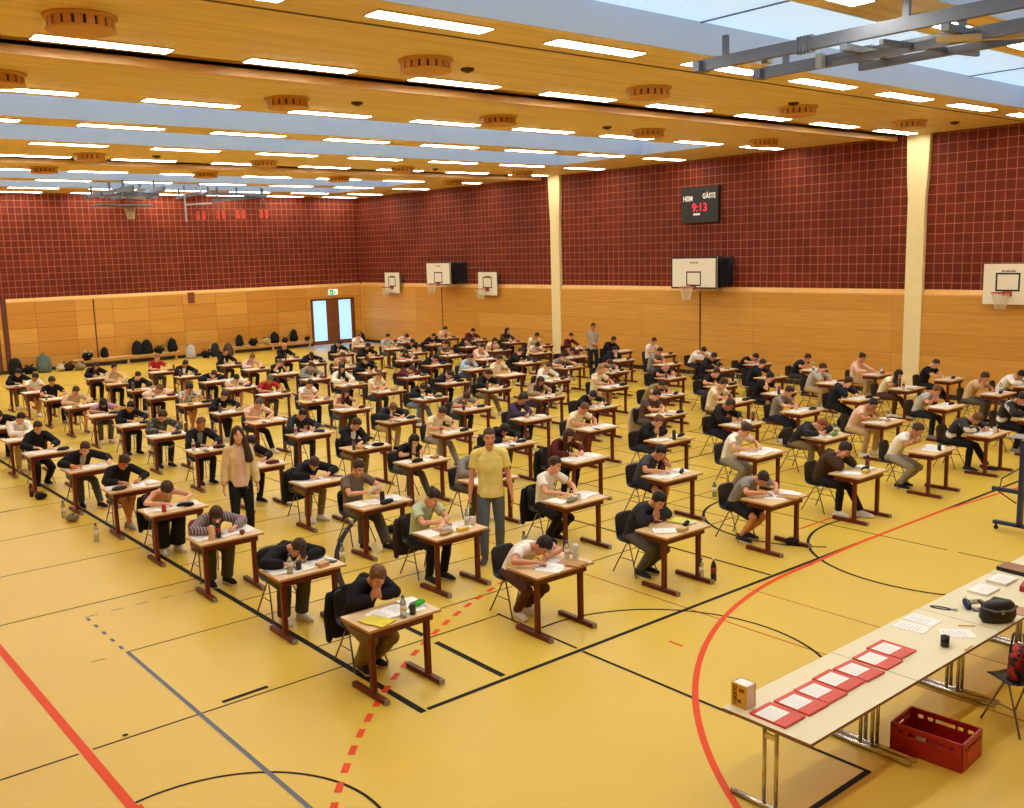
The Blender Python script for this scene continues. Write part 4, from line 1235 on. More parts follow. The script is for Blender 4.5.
# things on particular desks: kind, x, y (from desk centre), turn, colour, words
ITEMS = {
 (0, 0): [('booklet', -.02, .0, .05, None, ''), ('sheet', .25, -.02, -.2, None, ''), ('case', .29, -.05, .25, '#3fae35', 'bright green'), ('bottle', .02, -.20, 0, None, 'clear'), ('can', .14, -.19, 0, '#3a3d3a', 'dark'), ('folder', -.24, -.12, .3, '#d9c64a', 'yellow'), ('pen', .2, .05, .4, '#2a4a9a', 'blue')],
 (0, 1): [('booklet', .02, -.02, .0, None, ''), ('bottle', -.22, -.12, 0, None, 'clear'), ('can', -.1, -.1, 0, '#1f2022', 'black'), ('box', .18, -.15, .3, '#c98a5a', 'orange snack'), ('calc', .33, -.05, .5, '#24262a', 'black')],
 (0, 2): [('booklet', .12, .02, .1, None, ''), ('flask', -.22, -.12, 0, '#d8b48a', 'beige'), ('bottle', -.12, -.10, 0, '#241614', 'dark cola'), ('apple', .18, -.16, 0, '#7a1f22', 'red')],
 (0, 3): [('booklet', -.02, .02, .1, None, ''), ('case', .15, -.10, -.3, '#1d1b20', 'black'), ('can', -.2, -.18, 0, '#b5302a', 'red')],
 (0, 4): [('sheet', .08, -.02, -.2, None, ''), ('case', -.25, -.14, .1, '#4a3430', 'brown')],
 (0, 5): [('booklet', .05, -.02, .1, None, ''), ('case', -.25, -.02, .4, '#c9642e', 'orange')],
 (0, 6): [('booklet', -.10, -.05, .1, None, ''), ('case', .25, -.12, .2, '#2d2a2c', 'dark')],
 (1, 0): [('booklet', .0, -.03, .3, None, ''), ('sheet', -.12, -.12, .5, None, ''), ('bottle', .26, .0, 0, None, 'clear'), ('flask', .34, -.06, 0, '#cfd6cf', 'pale'), ('folder', .2, -.15, .3, '#b58a5a', 'tan')],
 (1, 1): [('booklet', .10, .02, .0, None, ''), ('case', -.17, -.14, .2, '#b99b78', 'beige'), ('box', .08, -.16, .1, '#d9b43a', 'yellow'), ('bottle', .27, -.02, 0, None, 'clear'), ('can', .36, -.03, 0, '#e4ded2', 'white')],
 (1, 2): [('sheet', -.05, .02, .0, None, ''), ('flask', -.02, -.15, 0, '#1f1e22', 'black'), ('folder', .24, -.06, -.4, '#dfe0e2', 'white'), ('case', .02, -.21, .2, '#2a2a30', 'black')],
 (1, 3): [('booklet', -.08, -.02, .0, None, ''), ('calc', .33, .0, .4, '#222428', 'black')],
 (2, 0): [('sheet', -.2, -.03, .9, None, ''), ('case', .16, -.08, .5, '#22242c', 'dark blue'), ('folder', .28, .10, .2, '#d7cf5a', 'yellow'), ('box', -.05, -.20, .2, '#b8a060', 'tan')],
 (2, 1): [('booklet', .25, .06, .2, None, ''), ('case', -.18, -.12, .2, '#8d8a70', 'grey-green'), ('can', -.02, -.1, 0, '#f0ece4', 'white')],
 (2, 3): [('sheet', .05, .0, .2, None, ''), ('case', -.15, -.08, .1, '#1b1a1f', 'black'), ('box', .25, -.05, .2, '#a87a4a', 'tan')],
 (3, 0): [('booklet', .06, .02, .5, None, ''), ('sheet', .30, -.05, .3, None, ''), ('folder', .1, -.16, .4, '#b98a58', 'tan')],
 (3, 1): [('booklet', -.1, -.03, .2, None, ''), ('case', .18, -.05, .6, '#3c3d42', 'dark grey')],
 (3, 2): [('booklet', -.08, -.03, .0, None, ''), ('sheet', .25, -.02, .1, None, '')],
 (4, 0): [('sheet', -.20, .0, .3, None, ''), ('case', .12, -.04, .1, '#25262a', 'black'), ('bottle', .34, .05, 0, '#2a2024', 'dark'), ('box', -.02, -.14, .2, '#cda84e', 'yellow')],
 (4, 1): [('booklet', .0, -.02, .2, None, ''), ('sheet', .28, -.05, .1, None, '')],
 (4, 2): [('sheet', -.05, .0, .2, None, ''), ('flask', -.02, -.13, 0, '#2a282b', 'black'), ('folder', .12, -.12, .2, '#c9a24c', 'yellow'), ('case', .31, -.03, .2, '#1d1c20', 'black')],
 (5, 0): [('booklet', .08, -.02, .1, None, ''), ('can', -.02, -.16, 0, '#2b2a2e', 'black')],
 (5, 1): [('sheet', -.15, -.02, .4, None, ''), ('case', .10, -.10, .2, '#6f9c3e', 'green'), ('bottle', .25, -.03, 0, 'green', 'green'), ('sheet2', .32, .08, .2, None, '')],
 (5, 2): [('sheet', .05, .02, .2, None, ''), ('case', -.08, -.10, .2, '#80604c', 'brown'), ('bottle', .33, -.03, 0, '#3c1c18', 'dark red')],
 (6, 0): [('booklet', -.1, .0, .2, None, ''), ('can', .06, -.12, 0, '#c9c6bd', 'silver'), ('box', .18, -.10, .3, '#c9803c', 'orange'), ('sheet2', .32, .05, .3, None, '')],
 (6, 1): [('sheet', -.15, .02, .2, None, ''), ('bottle', .15, -.02, 0, 'green', 'green'), ('case', .02, -.08, .2, '#d9b08c', 'pale')],
 (7, 0): [('sheet', -.1, 0, .2, None, ''), ('bottle', -.34, -.05, 0, '#a83a34', 'red')],
 (7, 1): [('booklet', .0, .0, .1, None, ''), ('case', .18, -.04, .1, '#232328', 'black')],
 (8, 1): [('sheet', .0, .0, .1, None, ''), ('case', -.02, -.10, .2, '#25243a', 'dark blue'), ('bottle', .12, -.02, 0, None, 'clear')],
 (9, 2): [('sheet', -.1, .02, .1, None, ''), ('case', .12, -.06, .1, '#3a2c40', 'purple'), ('sheet2', .3, .0, .2, None, '')],
 (9, 3): [('sheet', -.1, .0, .2, None, ''), ('case', .16, -.10, .2, '#c8402c', 'red'), ('bottle', .02, -.12, 0, None, 'clear')],
}
CASEC = [('#1d1b20', 'black'), ('#2c2f3c', 'dark blue'), ('#3a3030', 'brown'), ('#6b2430', 'dark red'), ('#2e3a34', 'dark green'), ('#5a5158', 'grey'), ('#b59a70', 'tan')]
BOTC2 = [(None, 'clear'), ('green', 'green'), ('#2a2426', 'dark'), ('#c2b49a', 'pale'), ('#3a4450', 'blue-grey')]
def stripes(base, light, scale=90):
    m = bpy.data.materials.new('striped_cotton'); m.use_nodes = True
    nt = m.node_tree; b = nt.nodes['Principled BSDF']; b.inputs['Roughness'].default_value = .85
    tc = nt.nodes.new('ShaderNodeTexCoord'); w = nt.nodes.new('ShaderNodeTexWave'); w.bands_direction = 'X'; w.inputs['Scale'].default_value = scale / 10
    w.inputs['Distortion'].default_value = 1.5
    nt.links.new(tc.outputs['Object'], w.inputs['Vector'])
    mx = nt.nodes.new('ShaderNodeMix'); mx.data_type = 'RGBA'; mx.inputs['A'].default_value = hexc(base); mx.inputs['B'].default_value = hexc(light)
    nt.links.new(w.outputs['Fac'], mx.inputs['Factor']); nt.links.new(mx.outputs['Result'], b.inputs['Base Color'])
    return m
def blotch(base, light, scale=14, t=.52):
    m = bpy.data.materials.new('patterned_cloth'); m.use_nodes = True
    nt = m.node_tree; b = nt.nodes['Principled BSDF']; b.inputs['Roughness'].default_value = .85
    tc = nt.nodes.new('ShaderNodeTexCoord'); n = nt.nodes.new('ShaderNodeTexNoise'); n.inputs['Scale'].default_value = scale
    nt.links.new(tc.outputs['Object'], n.inputs['Vector'])
    r = nt.nodes.new('ShaderNodeValToRGB'); r.color_ramp.elements[0].position = t; r.color_ramp.elements[1].position = t + .05
    r.color_ramp.elements[0].color = hexc(base); r.color_ramp.elements[1].color = hexc(light)
    nt.links.new(n.outputs['Fac'], r.inputs['Fac']); nt.links.new(r.outputs['Color'], b.inputs['Base Color'])
    return m
M_stripe = stripes('#4a4048', '#a48f92'); M_flower = blotch('#b59b7d', '#6a4636', 26); M_print = blotch('#d8d4d0', '#2a2a30', 22); M_camo = blotch('#33332c', '#7b7466', 16); M_varsity = blotch('#1a1a1f', '#e4ded4', 3.2, .56)
M_ripped = blotch('#19181a', '#c79b7c', 7, .66)
HD = dict(short='short', crop='cropped', curly='curly', messy='tousled', long='long', bob='bobbed', bun='pinned up', tail='tied', braid='braided')
TN = dict(tee='T-shirt', long='jumper', hoodie='hoodie', tank='tank top', jacket='jacket', shirt='shirt')
HCN = dict(black='black', dark='dark', brown='brown', lbrown='light brown', blond='blond', ginger='ginger', grey='greying')
CHAIRRED = mat('chair_shell_red', '#7a1f1c', rough=.45)
COATS = {(0, 0): '#1c1a1c', (1, 1): '#3a2c2e', (0, 3): '#1a181a', (2, 1): '#1b191b', (3, 2): '#1d1b1d', (5, 3): '#c9b998', (1, 3): '#222224'}
for ci, col in enumerate(SEATS):
    for ri, s in enumerate(col):
        if s is None: continue
        X, Y = XS[ci][ri], YS[ri]
        r = random.Random(ci * 97 + ri * 13 + 5)
        rz = r.uniform(-.03, .03)
        row = 'front row' if ri == 0 else ORD[ri] + ' row'
        where = row + ', ' + ORD[9 - ci] + ' line from hoop wall'
        h, t, b, p = s.split('|')
        place('d', (X, Y, 0), rz, 'red framed exam desk in ' + where, 'exam desks')
        hs = h.split(); hstyle = hs[0]; hcol = hs[1] if len(hs) > 1 else 'dark'
        ts = t.split(' '); tk = ts[0]; tn = ' '.join(ts[1:]); patt = None
        for q in (' stripes', ' flowers'):
            if tn.endswith(q): patt = q.strip(); tn = tn[:-len(q)]
        bs = b.split(); ps = p.split(); pose, legs = ps[0], ps[1]; fl = ps[2:]
        front = None; cm = None; bm_ = None; tm = None
        for q in fl:
            if q.startswith('front='): front = TOPC[' '.join(fl)[' '.join(fl).index('front=') + 6:].split(' f')[0].strip()]
            if q == 'chair=red': cm = CHAIRRED
            if q.startswith('bmat'): bm_ = M_ripped
            if q == 'stripe': tm = M_varsity
        if patt == 'stripes': tm = M_stripe
        if patt == 'flowers': tm = M_flower
        if (ci, ri) == (2, 8): tm = M_print
        if (ci, ri) == (1, 6): tm = M_camo
        hd = 'shaven head' if hstyle == 'bald' else ('a dark cap' if hstyle == 'cap' else HD[hstyle] + ' ' + HCN[hcol] + ' hair')
        tdesc = {'stripes': 'striped shirt', 'flowers': 'flowered shirt'}.get(patt) or tn + ' ' + TN[tk]
        if tm is M_print: tdesc = 'printed T-shirt'
        if tm is M_camo: tdesc = 'camouflage jacket'
        if tm is M_varsity: tdesc = 'black-white jacket'
        lab = 'person in ' + tdesc + ', ' + hd + ', ' + where
        c, sn = math.cos(rz), math.sin(rz)
        dy = SEATD + r.uniform(-.01, .03); dx = r.uniform(-.03, .03)
        loc = (X + dx * c - dy * sn, Y + dx * sn + dy * c, 0)
        ch = place('c', (loc[0] + .01, loc[1] + .01, 0), rz, ('red' if cm else 'black') + ' shell chair under the person in ' + where, 'school chairs')
        if cm:
            for q in ch.children:
                if q.name.startswith('seat_shell'): setmat(q, cm)
        sk = 0 if r.random() < .5 else (1 if r.random() < .75 else 2)
        TC = TOPC[tn]
        seated(loc, rz, pose, legs, hstyle, HAIRC[hcol], tk, TC, bs[0], BOTC[bs[1]], r.choice(['#1d1b1c', '#d9d3c8', '#8b8178', '#e4dfd6', '#2a2a30']), sk, lab, 'students at the exam desks', 'f' in fl, front, tm, bm_)
        its = ITEMS.get((ci, ri))
        if its is None:
            its = [(r.choice(['booklet', 'booklet', 'sheet']), r.uniform(-.1, .02), r.uniform(-.04, .02), r.uniform(-.2, .2), None, '')]
            if r.random() < .8: its.append(('sheet2', r.uniform(.27, .32), r.uniform(-.04, .06), r.uniform(-.2, .3), None, ''))
            if r.random() < .6: its.append(('sheet3', r.uniform(-.33, -.29), r.uniform(-.08, .06), r.uniform(-.3, .2), None, ''))
            if r.random() < .8:
                cc = r.choice(CASEC); its.append(('case', r.uniform(.12, .26), r.uniform(-.17, -.10), r.uniform(-.3, .4), cc[0], cc[1]))
            if r.random() < .55:
                cc = r.choice(BOTC2); its.append(('bottle', r.choice([-.34, -.28, .37]), r.uniform(-.16, -.02), 0, cc[0], cc[1]))
            if r.random() < .2: its.append(('calc', -.16, -.18, r.uniform(-.4, .4), '#26282c', 'black'))
            if r.random() < .15: its.append(('box', -.2, -.16, r.uniform(-.4, .4), '#c8a24c', 'yellow'))
        if pose == 'read':
            JJ = getJ(pose, legs, 'f' in fl); mid = (JJ['WR'] + JJ['hdR'] * .09 + JJ['WL'] + JJ['hdL'] * .09) / 2
            sh = link('exam_sheet', ME['sheet'], None, M=Matrix.Translation(loc) @ Matrix.Rotation(rz, 4, 'Z') @ Matrix.Translation(mid + Vector((0, -.03, .03))) @ Matrix.Rotation(math.radians(-38), 4, 'X'))
            tag(sh, 'white sheet held up in both hands, ' + where, 'paper', 'exam papers on the desks')
        if ri < 4 and pose in ('write', 'low', 'folded', 'reach', 'slump', 'handL'):
            JJ = getJ(pose, legs, 'f' in fl)
            tip = JJ['WR'] + JJ['hdR'] * .115; tip.z = DH + .008
            ax = Vector((-.35, .55, .80)).normalized(); xx, yy = basis(ax)
            Mp = Matrix.Translation(loc) @ Matrix.Rotation(rz, 4, 'Z') @ Matrix.Translation(tip) @ Matrix(((xx.x, ax.x, yy.x, 0), (xx.y, ax.y, yy.y, 0), (xx.z, ax.z, yy.z, 0), (0, 0, 0, 1))) @ Matrix.Translation((0, .085, -.004))
            pc, pw = r.choice([('#22305e', 'dark blue'), ('#1b1b1d', 'black'), ('#b9b7b0', 'silver')])
            pe = link('pen', ME['pen'], None, M=Mp); tag(pe, pw + ' pen in the writing hand, ' + where, 'pen', 'pens in writing hands'); setmat(pe, plastic(pc))
        if its is ITEMS.get((ci, ri)):
            its = list(its)
            if not any(q[0] == 'sheet2' for q in its) and ci != 1: its.append(('sheet2', .30, .07, r.uniform(-.1, .3), None, ''))
            if ri > 0: its.append(('sheet3', -.30, .05, r.uniform(-.3, .1), None, ''))
        zc = 0
        for k, x, y, rot, colr, word in its:
            kind = 'sheet' if k in ('sheet2', 'sheet3') else k
            z = DH + .001
            if kind in ('sheet', 'folder') and abs(x) < 2: zc += 1; z += .0035 * zc
            nm = {'sheet': 'loose white exam sheet', 'booklet': 'open white exam booklet', 'case': word + ' pencil case', 'bottle': word + ' drink bottle', 'can': word + ' drink can', 'flask': word + ' drink flask', 'folder': word + ' folder', 'box': word + ' box', 'apple': word + ' apple', 'calc': word + ' calculator', 'pen': word + ' pen'}[kind]
            if k == 'sheet3': nm = 'white sheet beside the booklet'
            if k == 'sheet2': nm = 'white sheet at the desk edge'
            lx, ly = x * c - y * sn, x * sn + y * c
            item(kind, (X + lx, Y + ly, z), rz + rot, nm + ', ' + where, colr, {'sheet': 'exam papers on the desks', 'booklet': 'exam papers on the desks', 'case': 'pencil cases on the desks', 'bottle': 'bottles on the desks'}.get(kind))
        if (ci, ri) in COATS:
            o = thing('coat', 'dark coat hung over the chair back in ' + where if COATS[(ci, ri)] != '#c9b998' else 'cream coat hung over the chair back in ' + where, 'coat', loc, rz, 'coats on chair backs')
            bm = B()
            tube(bm, [(0, .285, .25), (0, .292, .45), (0, .278, .70), (0, .262, .80)], [(.185, .024), (.20, .030), (.195, .028), (.16, .022)], 18, dome=True, hint=Vector((0, 1, 0)))
            tube(bm, [(-.19, .27, .74), (-.22, .29, .5), (-.21, .29, .24)], [.045, .042, .036], 10, dome=True); tube(bm, [(.19, .27, .74), (.22, .29, .5), (.21, .29, .26)], [.045, .042, .036], 10, dome=True)
            key = 'coat'
            if key not in ME: ME[key] = remesh('coat', bm, M_dark, .012, 2)
            else: bm.free()
            cb = link('cloth', ME[key], o); setmat(cb, fabric(COATS[(ci, ri)]))
# ------------------------------------------------------------------ standing people
def standing(loc, rz, scale, LW, RW, headyaw, hp, hair, hcol, top, tcol, bcol, scol, skin, label, female=False, step=0.0, cardigan=None, folded=False, bkind='long', belt=False, vox=.007):
    J = {}
    P0 = Vector((0, .0, .93)); sp = [P0 - Vector((0, 0, .06)), P0 + Vector((0, 0, .08)), P0 + Vector((0, .012, .22)), P0 + Vector((0, .01, .42)), P0 + Vector((0, .02, .585))]
    J['spine'] = sp; N = sp[-1]; J['nd'] = Vector((0, 0.03, 1)).normalized(); J['N'] = N
    T = N + Vector((0, -.028, .085)); J['T'] = T
    HM = Matrix.Rotation(math.radians(headyaw), 4, 'Z') @ Matrix.Rotation(math.radians(hp), 4, 'X')
    HM = Matrix.Translation(T + HM @ Vector((0, -.018, .088))) @ HM; J['HM'] = HM
    for s, k, W in ((1, 'L', LW), (-1, 'R', RW)):
        S = N + Vector((s * (.152 if female else .18), 0, -.055)); W = Vector(W)
        E, W = ik(S, W, .30, .265, (s * .45, 1.0, -.2))
        hd = (W - E).normalized()
        if folded: hd = Vector((-s, -.15, -.1)).normalized()
        J['S' + k], J['E' + k], J['W' + k], J['hd' + k], J['pn' + k] = S, E, W, hd, Vector((-s, 0, 0)) if not folded else Vector((0, 1, 0))
        H = Vector((s * .092, 0, .92)); A = Vector((s * .11, (step if s > 0 else -step), .085))
        K, A = ik(H, A, .43, .425, (s * .1, -1, 0))
        J['H' + k], J['K' + k], J['A' + k] = H, K, A
    J['foot'] = Vector((0, -1, 0)); J['curl'] = .45
    w = .88 if female else 1.0
    root = thing('person', label, 'person', loc, rz, 'people standing between the desks'); root.scale = (scale, scale, scale)
    b = link('body', build_body(J, vox, w), root); setmat(b, M_skin[skin])
    o = link({'polo': 'polo_shirt', 'tee': 't_shirt'}.get(top, 'jumper'), build_top(J, top, vox, w, 0, 'top', [(0.03, .170, .122), (.14, .166, .120)]), root); setmat(o, fabric(tcol))
    if cardigan:
        bm = B()
        prof = [(-.35, .20, .135)]
        sp2 = [P0 + Vector((0, 0, -.30))] + sp[1:]
        me = None
        JJ = dict(J); JJ['spine'] = [P0 + Vector((0, 0.0, -.26)), P0 + Vector((0, 0, .02)), sp[2], sp[3], sp[4]]
        me = build_top(JJ, 'cardigan', vox, w, 0, 'cardigan', [(0.0, .175, .128), (.14, .170, .124)])
        bmx = B(); bmx.from_mesh(me)
        for sg in (-1, 1):
            bmesh.ops.bisect_plane(bmx, geom=bmx.verts[:] + bmx.edges[:] + bmx.faces[:], plane_co=(sg * .05, 0, 1.35), plane_no=(1, 0, sg * .10))
        cut = []
        for f in bmx.faces:
            c = f.calc_center_median()
            if c.y < -.02 and c.z < 1.52 and abs(c.x) < .05 + .10 * (1.35 - c.z): cut.append(f)
        bmesh.ops.delete(bmx, geom=cut, context='FACES')
        bmx.to_mesh(me); bmx.free()
        o = link('cardigan', me, root); setmat(o, fabric(cardigan))
    o = link('trousers', build_pants(J, bkind, vox, w), root); setmat(o, fabric(bcol))
    if belt:
        bm = B(); lathe(bm, [(.168, 0), (.171, .003), (.171, .035), (.168, .038)], (0, 0, 0), 28)
        for v in bm.verts: v.co = Vector((v.co.x * 1.0, v.co.y * .72, v.co.z + .985))
        obj('belt', bm, mat('belt_brown', '#3a2416'), root)
    for s in 'LR':
        A = J['A' + s]
        o = link('shoe', SHOE, root, M=Matrix.Translation(Vector((A.x, A.y, 0))) @ Matrix.Rotation(.18 if s == 'L' else -.18, 4, 'Z')); setmat(o, fabric(scol))
    o = link('hair', build_hair(hair, (0, .05, -1), .008), root, M=HM); setmat(o, hairmat(hcol))
    return root
standing((8.42, 10.62, 0), math.radians(-36), 1.065, (.30, -.06, .80), (-.30, -.06, .80), 4, 6, 'crop', '#4a3424', 'polo', '#e3d27a', '#59606a', '#4a3f3a', 1, 'man standing in yellow polo shirt and grey trousers between front desks', step=.10)
standing((6.24, 14.15, 0), math.radians(-20), 1.0, (.27, -.02, .82), (-.27, -.02, .80), 8, 0, 'front', '#3a2419', 'tee', '#dcb69b', '#1b1a1c', '#1d1b1c', 0, 'woman standing in cream cardigan and black trousers with long dark hair', True, step=.03, cardigan='#dcc592')
standing((24.30, 24.55, 0), math.radians(-28), 1.0, (-.02, -.20, 1.08), (.03, -.22, 1.05), 0, 10, 'short', '#1f1713', 'tee', '#a89a86', '#1c2228', '#1c1c1e', 2, 'man standing with folded hands in grey T-shirt by the hoop wall', folded=True, step=.02)

# ------------------------------------------------------------------ folding tables in front
M_tt = mat('table_cream', '#e2d8b2', rough=.42, var=.02, vscale=3); M_te = mat('table_edge_brown', '#8a5a32', rough=.5)
PL = ['at its near end with the red folders', 'with the black mug, second from the yellow dictionary', 'with the black bag, third from the yellow dictionary', 'with the brown binder, farther along the row']
for k in range(4):
    x0 = 5.92 + 1.57 * k; x1 = x0 + 1.565
    t = thing('folding_table', ['cream folding table at the row end under the yellow dictionary', 'cream folding table under the black mug', 'cream folding table under the black shoulder bag', 'cream folding table beyond the black bag, end of row'][k], 'table', (x0, 4.175, 0), 0, 'cream folding tables')
    bm = B(); box(bm, 0, 1.565, -.405, .405, .714, .74); bev(bm, .003, 1)
    for f in bm.faces: f.material_index = 1 if abs(f.normal.z) < .7 else 0
    obj('tabletop', bm, [M_tt, M_te], t)
    bm = B()
    for q in ((.12, 1.445, -.31, -.28), (.12, 1.445, .28, .31)): box(bm, *q, .67, .714)
    obj('rail', bm, M_te, t)
    for x in ((.075 if k == 0 else .0), 1.485):
        bm = B()
        for y in (-.06, .05): tube(bm, [(x, y, .05), (x, y, .714)], .017, 10)
        box(bm, x - .012, x + .012, -.05, .04, .60, .64)
        lg = obj('leg', bm, M_chrome, t)
        bm = B(); tube(bm, [(x, -.42, .024), (x, .36, .024)], .024, 12); ft = obj('foot', bm, M_chrome, lg)
TZ = .7405
# dictionary
t = thing('dictionary', 'thick yellow dictionary standing on the table end', 'book', (6.075, 4.485, TZ), 0)
bm = B(); box(bm, -.055, .055, -.065, .07, .006, .192); obj('pages', bm, M_paper, t)
bm = B(); box(bm, -.063, -.055, -.07, .075, 0, .197); box(bm, .055, .063, -.07, .075, 0, .197); box(bm, -.055, .055, .07, .075, 0, .197)
M_yel = mat('cover_yellow', '#dba82c', rough=.4)
obj('cover', bm, M_yel, t)
bm = B(); box(bm, -.0645, -.063, .045, .075, 0, .197); obj('dark_band', bm, M_yel, t)
text('DUDEN', .052, M_dark, Matrix(((0, 0, -1, -.0645), (0, -1, 0, .04), (-1, 0, 0, .10), (0, 0, 0, 1))), t, sx=.9)
bm = B(); box(bm, -.0645, -.063, -.05, .0, .135, .165); box(bm, -.0645, -.063, -.02, .01, .04, .07); obj('cover_print', bm, mat('cover_brown', '#7a3a18'), t)
# seven red folders with white forms
M_fold = mat('folder_red', '#d0402a', rough=.4)
fm = None
FP = [(6.115, 4.195), (6.42, 4.185), (6.705, 4.19), (7.0, 4.21), (7.293, 4.195), (7.615, 4.205), (7.905, 4.235)]
for k, (x, y) in enumerate(FP):
    lab = 'red folder with a white form, ' + ['beside the yellow dictionary', 'second from the yellow dictionary', 'third from the yellow dictionary', 'in the middle of seven, fourth from dictionary', 'third from the black mug', 'second from the black mug', 'end of the row next to the black mug'][k]
    if fm is None:
        fm = thing('document_folder', lab, 'folder', (x, y, TZ), 0, 'red folders on the folding tables')
        bm = B(); box(bm, -.135, .135, -.165, .165, 0, .018); bev(bm, .004, 2); obj('cover', bm, M_fold, fm)
        bm = B(); box(bm, -.132, .085, -.055, .120, .0185, .0195, mi=0)
        for i in range(5): box(bm, -.11, .05 - .02 * (i % 2), .09 - .028 * i - .004, .09 - .028 * i, .0195, .0199, mi=1)
        obj('form', bm, [M_paper, M_ink], fm)
    else: dup(fm, (x, y, TZ), rnd.uniform(-.03, .03), lab)
# mug
t = thing('mug', 'black mug on the cream folding table', 'mug', (8.335, 3.955, TZ))
bm = B(); lathe(bm, [(.034, 0), (.038, .004), (.038, .098), (.034, .098), (.033, .012), (.001, .010)], n=24); obj('cup', bm, mat('mug_black', '#17171c', rough=.2), t, smooth=True)
bm = B(); tube(bm, [(.036, -.0, .08), (.062, -.0, .075), (.066, 0, .05), (.058, 0, .03), (.036, 0, .022)], .006, 8); obj('handle', bm, MATS['mug_black'], t, smooth=True)
# papers and small things
def paper(x, y, rz, lab, w=.105, l=.148, n=1):
    bm = B()
    for i in range(n): box(bm, -w + .002 * (i % 3), w, -l, l - .003 * (i % 2), i * .004, i * .004 + .0035)
    for k in range(6): box(bm, -w * .8, w * .6 - .03 * (k % 2), l * .75 - .035 * k - .006, l * .75 - .035 * k, n * .004 - .0005, n * .004, mi=1)
    o = obj('paper_stack' if n > 1 else 'paper_sheet', bm, [M_paper, mat('print_lilac', '#b9b3c4')]); o.location = (x, y, TZ); o.rotation_euler = (0, 0, rz)
    return tag(o, lab, 'paper', 'papers on the folding tables')
paper(8.55, 4.38, .1, 'pale printed sheet on the table between red folders and keys'); paper(8.79, 4.40, .0, 'pale printed sheet nearer to the keys on the table')
paper(8.70, 4.02, .75, 'white sheet lying behind the black mug')
paper(10.0, 4.36, 1.57, 'stack of white paper near the keys, before the red box', n=6); paper(10.43, 4.36, 1.57, 'stack of white paper next to the brown binder', n=8)
for k, (x, y, rz) in enumerate(((8.94, 4.04, -.45), (8.445, 3.79, .4))):
    bm = B(); box(bm, -.008, .008, -.075, .075, 0, .007); bev(bm, .002, 1)
    o = obj('pencil', bm, mat('pencil_yellow', '#d9ad3e')); o.location = (x, y, TZ); o.rotation_euler = (0, 0, rz + 1.2); tag(o, ['yellow pencil lying by the white sheet', 'yellow pencil near the table edge by the mug'][k], 'pencil', 'yellow pencils')
t = thing('key_bunch', 'bunch of keys on a dark lanyard on the table', 'keys', (9.22, 4.40, TZ), .3)
bm = B()
for i in range(10):
    a = i / 9 * 2 * PI
    p = Vector((.03 * math.cos(a), .10 * math.sin(a) + .03, .005)); q = Vector((.03 * math.cos(a + .7), .10 * math.sin(a + .7) + .03, .005)); tube(bm, [p, q], .006, 6)
obj('lanyard', bm, M_dark, t)
bm = B()
for k in range(3): box(bm, -.008, .008, -.06, 0, .002, .006, M=Matrix.Translation((0, -.07, k * .004)) @ Matrix.Rotation(-.5 + .5 * k, 4, 'Z'))
obj('key', bm, M_steelL, t)
o = item('case', (9.43, 4.27, TZ), .6, 'dark blue case on the cream folding table beside the keys', '#1d2a4a')
o = item('calc', (9.62, 4.27, TZ), 1.0, 'olive calculator behind the blue case on the table', '#8a7a34')
o = item('calc', (9.44, 4.13, TZ), .8, 'dark phone between blue case and black bag', '#3a3228')
# black shoulder bag
t = thing('shoulder_bag', 'black shoulder bag standing on the cream folding table', 'bag', (9.27, 3.90, TZ), math.radians(-35))
bm = B(); tube(bm, [(0, 0, .0), (0, 0, .05), (0, 0, .13), (0, 0, .18), (0, 0, .21)], [(.15, .07), (.185, .088), (.18, .08), (.16, .06), (.12, .03)], 22, hint=Vector((0, 1, 0))); obj('bag_body', bm, mat('bag_black', '#1c1a1b', rough=.45, bump=.3), t, smooth=True)
bm = B(); tube(bm, [(-.17, -.01, .15), (-.08, -.085, .13), (.08, -.085, .13), (.17, -.01, .15)], [(.03, .008)] * 4, 8); obj('flap', bm, mat('bag_grey', '#4a443e', rough=.6), t)
bm = B(); tube(bm, [(-.16, 0, .17), (-.17, .05, .20), (-.05, .09, .10), (.1, .07, .16), (.16, 0, .17)], .010, 7); obj('strap', bm, M_dark, t)
bm = B(); box(bm, -.015, .015, -.092, -.086, .10, .14); obj('buckle', bm, M_steelL, t)
# flat things behind the bag
bm = B(); box(bm, -.16, .16, -.12, .12, 0, .045); bev(bm, .006, 2)
for f in bm.faces: f.material_index = 0 if f.normal.z > .6 else 1
o = obj('ring_binder', bm, [mat('binder_brown', '#9a6a44', rough=.6), M_dark]); o.location = (10.87, 4.40, TZ); o.rotation_euler = (0, 0, 1.5); tag(o, 'brown topped binder lying near the far end of the tables', 'binder')
bm = B(); box(bm, -.13, .13, -.05, .05, 0, .06); bev(bm, .012, 2); o = obj('red_case', bm, mat('case_red', '#a82424')); o.location = (10.38, 4.08, TZ); o.rotation_euler = (0, 0, .2); tag(o, 'red case lying on the table behind the black bag', 'case')
bm = B(); box(bm, -.12, .12, -.16, .16, 0, .006); o = obj('brown_envelope', bm, mat('envelope_brown', '#b98a62')); o.location = (9.66, 3.93, TZ); o.rotation_euler = (0, 0, .3); tag(o, 'brown envelope on the table behind the black bag', 'envelope')
bm = B(); box(bm, -.10, .10, -.07, .07, 0, .018); bev(bm, .005, 1); o = obj('tablet_case', bm, M_dark); o.location = (9.78, 4.12, TZ); o.rotation_euler = (0, 0, .1); tag(o, 'black flat case behind the black shoulder bag', 'case')

